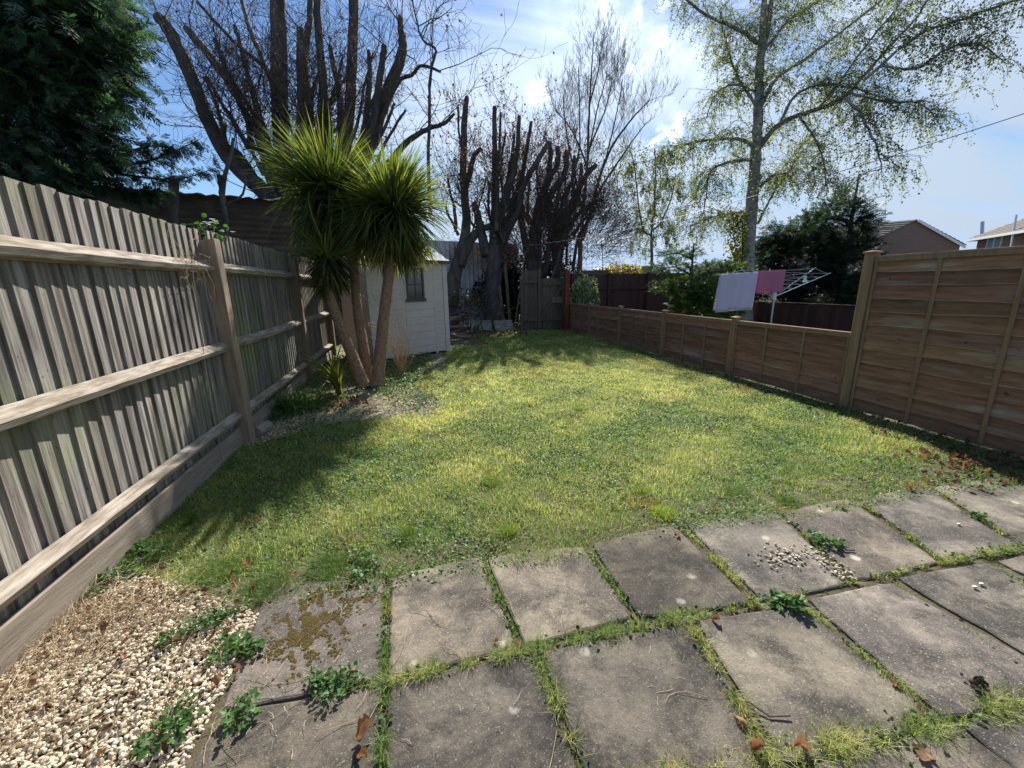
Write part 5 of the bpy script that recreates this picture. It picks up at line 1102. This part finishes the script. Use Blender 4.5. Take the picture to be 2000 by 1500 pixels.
def towel(a,c,drop,mt,lab,dropb):
    a=np.array(a); c=np.array(c); d=nrm(c-a); nv=np.array([d[1],-d[0],0]); nv/=np.linalg.norm(nv); l_=np.linalg.norm(c-a)
    if nv@(CAM-a)<0: nv=-nv
    nu,nvv=22,24; V=[]
    path=[]
    for j in range(nvv):
        s_=j/(nvv-1)*(drop+dropb)-dropb; path.append(s_)
    for i in range(nu):
        u=i/(nu-1)
        for s_ in path:
            z=-abs(s_); off=.012*(1 if s_>0 else -1)*(1 if abs(s_)>.02 else abs(s_)/.02)+(.032*math.sin(u*8+1)+.018*math.sin(u*19+2*abs(s_)))*min(1,abs(s_)*1.6)*(1 if s_>0 else -.6)
            side=-.10*abs(s_)*1.0
            V.append(a+d*(u*l_)+d*side+nv*off+np.array([0,0,z+.006-.02*math.sin(u*3.1)*0]))
    F=[[i*nvv+j,i*nvv+j+1,(i+1)*nvv+j+1,(i+1)*nvv+j] for i in range(nu-1) for j in range(nvv-1)]
    b=MB(); b.add(np.array(V),np.array(F)); o=b.build('towel',mt,smooth=True); s=o.modifiers.new('thick','SOLIDIFY'); s.thickness=.005; tag(o,lab,'towel'); return o
ln=lambda px_: Ft+(Tt-Ft)*((px_-1398)/(1594-1398))
towel(ln(1407),ln(1479),.84,m_white_towel,'pale lilac towel hanging at the left of the airer',.80); towel(ln(1480),ln(1533),.50,m_pink_towel,'pink towel hanging beside the lilac towel',.45)
for px_,lab in ((1430,'small grey peg holding the lilac towel'),(1499,'white peg holding the pink towel')):
    q=ln(px_); b=MB(); b.box(q+[0,-.02,.0],(.014,.012,.07)); b.box(q+[0,-.034,.003],(.014,.01,.07)); tag(b.build('clothes_peg',m_white),lab,'peg')
for px_,f_,mt,lab in ((1545,.9,m_black,'black sock pegged on the inner airer line'),(1550,.75,m_white,'white cloth pegged on the inner airer line')):
    q=pole+(tips[1]-pole)*f_*.8+(tips[2]-pole)*f_*.15; b=MB(); n=6
    V=[];
    for j in range(n):
        z=-.03*j; w_=.05 if j<4 else .075; V+=[q+[-w_,0,z+.02],q+[w_*.8,.01*math.sin(j),z+.02]]
    b.add(np.array(V),np.array([[2*i,2*i+1,2*i+3,2*i+2] for i in range(n-1)])); o=b.build('small_laundry',mt); s=o.modifiers.new('thick','SOLIDIFY'); s.thickness=.01; tag(o,lab,'laundry')
# long washing line from the house to the slim pollard
ctl=[(890,470),(905,474),(940,479),(985,481),(1040,478),(1090,472),(1190,456),(1300,430),(1430,395),(1555,360),(1702,317),(1849,271),(2000,222),(2130,178)]
dl,dr_=14.6,3.6; pts=[]
for x_,y_ in ctl:
    u=(x_-890)/(2130-890); inv=1/dl*(1-u)+1/dr_*u; pts.append(P(x_,y_,1/inv))
b=MB(); b.tube(rpath(pts,90),.0045,5); tag(b.build('washing_line',m_blue,smooth=True),'long sagging line from the slim pollard across to the upper right','washing line')
#==================================================================== HOUSES
def house(lab,a,c,eave,ridge,back,mw,name='house',hip=False,ov=.35,apex=.5):
    """gable end a->c facing the viewer; back = vector along the ridge"""
    a=np.array([a[0],a[1],0.]); c=np.array([c[0],c[1],0.]); t=thing(name,lab,'house',(a+c)/2); back=np.array(back); m_=a*(1-apex)+c*apex; Z=np.array([0,0,1.])
    b=MB(); V=[a,c,c+Z*eave,m_+Z*ridge,a+Z*eave,a+back,c+back,c+back+Z*eave,m_+back+Z*ridge,a+back+Z*eave]
    b.add(np.array(V),[np.array([[0,1,2,3,4]]),np.array([[6,5,9,8,7]]),np.array([[1,6,7,2],[5,0,4,9]])]); b.build('wall',mw,parent=t)
    b=MB(); o=nrm(back)*ov; 
    for s_,e in ((a,-1),(c,1)):
        dd=(s_-m_); l_=np.linalg.norm(dd); ex=dd/l_*ov; dz=-(ridge-eave)/l_*ov; p0=m_+Z*(ridge+.05)-o; p1=s_+ex+Z*(eave+dz+.05)-o; nst=12; V=[];F=[]
        for i in range(nst):
            for k in (0,1):
                f_=(i+k)/nst; q=p0+(p1-p0)*f_+Z*(.06*(k==1)); V+=[q,q+back+2*o]
            j=len(V)-4; F+=[[j,j+1,j+3,j+2]]
            if i<nst-1: F+=[[j+2,j+3,j+5,j+4]]
        b.add(np.array(V),np.array(F))
    b.build('roof',m_tile,parent=t); return t,a,c,m_
a_,c_=P(1668,520,40.),P(1866,520,40.)
h,a2,c2,m2=house('brown brick house with a plain gable beyond the tall fence',a_,c_,P(1690,482,40.)[2],P(1768,431,40.)[2]-.1,(-6.,9.,0),m_brick,ov=.3)
b=MB(); q=P(1766,452,39.95); b.box(q,(.5,.06,.5)); b.build('vent',m_conc,parent=h)
b=MB(); q=P(1722,439,43.); b.box(q,(.5,.5,.25)); b.build('ridge_vent',m_tile,parent=h)
b=MB(); q0=m2+[0,-.33,P(1768,431,40.)[2]-.15]; q1=c2+[.2,-.33,P(1690,482,40.)[2]-.25]; b.beam(q0,q1,.06,.22); b.build('bargeboard',m_white,parent=h)
a_=P(1898,520,34.); FH=nrm(FW*[1,1,0]); RH=nrm(RT*[1,1,0]); c_=a_+nrm(-2.6*RH-5.5*FH)*16; e0=P(1898,466,34.)[2]
t=thing('brick_house','red brick house with white window at the far right above the fence','house',(a_+c_)/2*[1,1,0]); a_[2]=c_[2]=0
d=nrm(c_-a_); bkv=nrm(5.5*RH-2.6*FH)
# keep the eaves line as in the photo: the wall recedes slightly to the right
b=MB(); V=[a_,c_,c_+[0,0,e0],a_+[0,0,e0],a_+bkv*8,c_+bkv*8,c_+bkv*8+[0,0,e0],a_+bkv*8+[0,0,e0]]; b.add(np.array(V),np.array([[0,1,2,3],[1,5,6,2],[5,4,7,6],[4,0,3,7]])); wl=b.build('wall',m_brickr,parent=t)
rz=P(2000,415,33.)[2]+.6; r0=a_+d*4.4+bkv*4+[0,0,rz]; r1=c_+bkv*4+[0,0,rz]; e=.5; ea=a_-d*e-bkv*e+[0,0,e0-.05]; eb=c_-bkv*e+[0,0,e0-.05]; ec=a_-d*e+bkv*8.5+[0,0,e0-.05]; ed=c_+bkv*8.5+[0,0,e0-.05]
b=MB(); n=16
def strips(p0,p1,q0,q1):
    V=[];F=[]
    for i in range(n):
        for k in (0,1): f_=(i+k)/n; V+=[p0+(q0-p0)*f_+[0,0,.05*(k==0)],p1+(q1-p1)*f_+[0,0,.05*(k==0)]]
        j=len(V)-4; F+=[[j,j+1,j+3,j+2]]
        if i<n-1: F+=[[j+2,j+3,j+5,j+4]]
    b.add(np.array(V),np.array(F))
strips(ea,eb,r0,r1); strips(ec,ea,r0,r0+[0,0,0]); strips(ed,ec,r1,r0); b.build('roof',m_tile,parent=t)
b=MB(); b.beam(ea+[0,0,-.08],eb+[0,0,-.08],.08,.2); b.beam(ea+[0,0,-.082],ec+[0,0,-.082],.08,.2); b.build('fascia',m_white,parent=t)
b=MB(); wz=(P(1935,459,32)[2],P(1935,495,32)[2]); u0,u1=1.47,3.36
for (x0,x1,z0,z1) in ((u0,u1,wz[0]-.09,wz[0]),(u0,u1,wz[1],wz[1]+.09),(u0,u0+.09,wz[1]+.09,wz[0]-.09),(u1-.09,u1,wz[1]+.09,wz[0]-.09),((u0+u1)/2-.06,(u0+u1)/2+.06,wz[1]+.09,wz[0]-.09)):
    b.box(a_+d*(x0+x1)/2-bkv*.03+[0,0,(z0+z1)/2],(x1-x0,.08,z1-z0),np.stack([d,bkv,[0,0,1]],1))
wn=b.build('window',m_white,parent=t); b=MB(); b.box(a_+d*(u0+u1)/2-bkv*.02+[0,0,sum(wz)/2],(u1-u0-.1,.03,wz[0]-wz[1]-.1),np.stack([d,bkv,[0,0,1]],1)); b.build('pane',mat('curtained_glass',(.30,.34,.40),rough=.2),parent=wn)
b=MB(); b.tube([P(1972,500,29.),P(1985,420,29.)],.07,8); b.build('soil_pipe',m_white,parent=t); b=MB(); b.tube([P(1918,458,33.8),P(1919,433,33.8)],.12,8); b.build('flue',m_metal,parent=t)
# low garages / outbuildings beyond
for (xa,xb,yt,d_,lab,bkx) in ((1238,1290,521,26.,'low garage with pale grey shallow roof beyond the red fence',(3.,5.,0)),(1372,1440,519,27.,'low garage with sunlit tiled roof behind the juniper',(3,5.,0))):
    a_,c_=P(xa-30,560,d_),P(xb+25,560,d_); house(lab,a_,c_,1.9,P((xa+xb)/2,yt,d_)[2],bkx,m_conc,name='garage')
a_,c_=P(1176,560,23.),P(1232,560,23.); t=thing('outbuilding','small outbuilding with white sunlit roof left of the garages','outbuilding',(a_+c_)/2*[1,1,0]); a_[2]=c_[2]=0
b=MB(); b.beam(a_+[0,0,.95],c_+[0,0,.95],2.,1.9); b.build('wall',m_brick,parent=t); b=MB(); V=[a_+[0,-1.2,1.93],c_+[0,-1.2,1.93],c_+[0,1.4,2.35],a_+[0,1.4,2.35]]; V+=[p+[0,0,.06] for p in V]; b.add(np.array(V),np.array([[0,1,2,3],[4,7,6,5],[0,4,5,1],[1,5,6,2],[2,6,7,3],[3,7,4,0]])); b.build('roof',m_felt,parent=t)
a_,c_=P(1125,560,20.),P(1174,560,20.); a_[2]=c_[2]=0; t=thing('brick_store','grey brick store with flat roof behind the pale shrub','outbuilding',(a_+c_)/2); b=MB(); b.beam(a_+[0,0,1.],c_+[0,0,1.],1.6,2.); b.build('wall',m_conc,parent=t); b=MB(); b.beam(a_+[0,0,2.07],c_+[.1,0,2.07],1.9,.12); b.build('roof',m_tile,parent=t)
#==================================================================== SMALL THINGS
b=MB(); b.tube([G(1452,1372)+[0,0,.02],G(1480,1395)+[0,0,.025],G(1502,1408)+[0,0,.02]],.0035,6); b.tube([G(1502,1408)+[0,0,.02],G(1542,1408)+[0,0,.024]],.003,6); tag(b.build('twig',m_twig),'dark bent twig lying on a patio slab','twig')
b=MB(); b.tube([G(1650,1080)+[0,0,.02],G(1668,1081)+[0,0,.02]],.004,6); tag(b.build('twig',m_twig),'short dark stick on the slab right of the pebbles','twig')
g=G(1912,1348); b=MB(); 
for k in range(26): V,F=LM[k%4]; b.inst(V,F,frames(rdir(1,-.5,.9),rng.uniform(0,6,1))*rng.uniform(.012,.028),np.array([g+rng.normal(0,1,3)*[.018,.014,0]+[0,0,rng.uniform(.02,.035)]]),np.array([[.12,.14,.2]]))
tag(b.build('debris',m_leaf),'crumpled blackish debris on the bottom right slab','debris')
for (px_,py_,lab) in ((1902,1154,'pale pebble alone on the right slab, lower one'),(1915,1148,'pale pebble alone on the right slab, upper one'),(1871,1030,'flat white stone chip on the lichen spotted slab')):
    g=G(px_,py_); b=MB(); b.add(peb[1]*.013+[g[0],g[1],.022],IF,np.array([1,1,.95])); tag(b.build('pebble',m_pebble),lab,'pebble')
print('birch leaves',NBL)
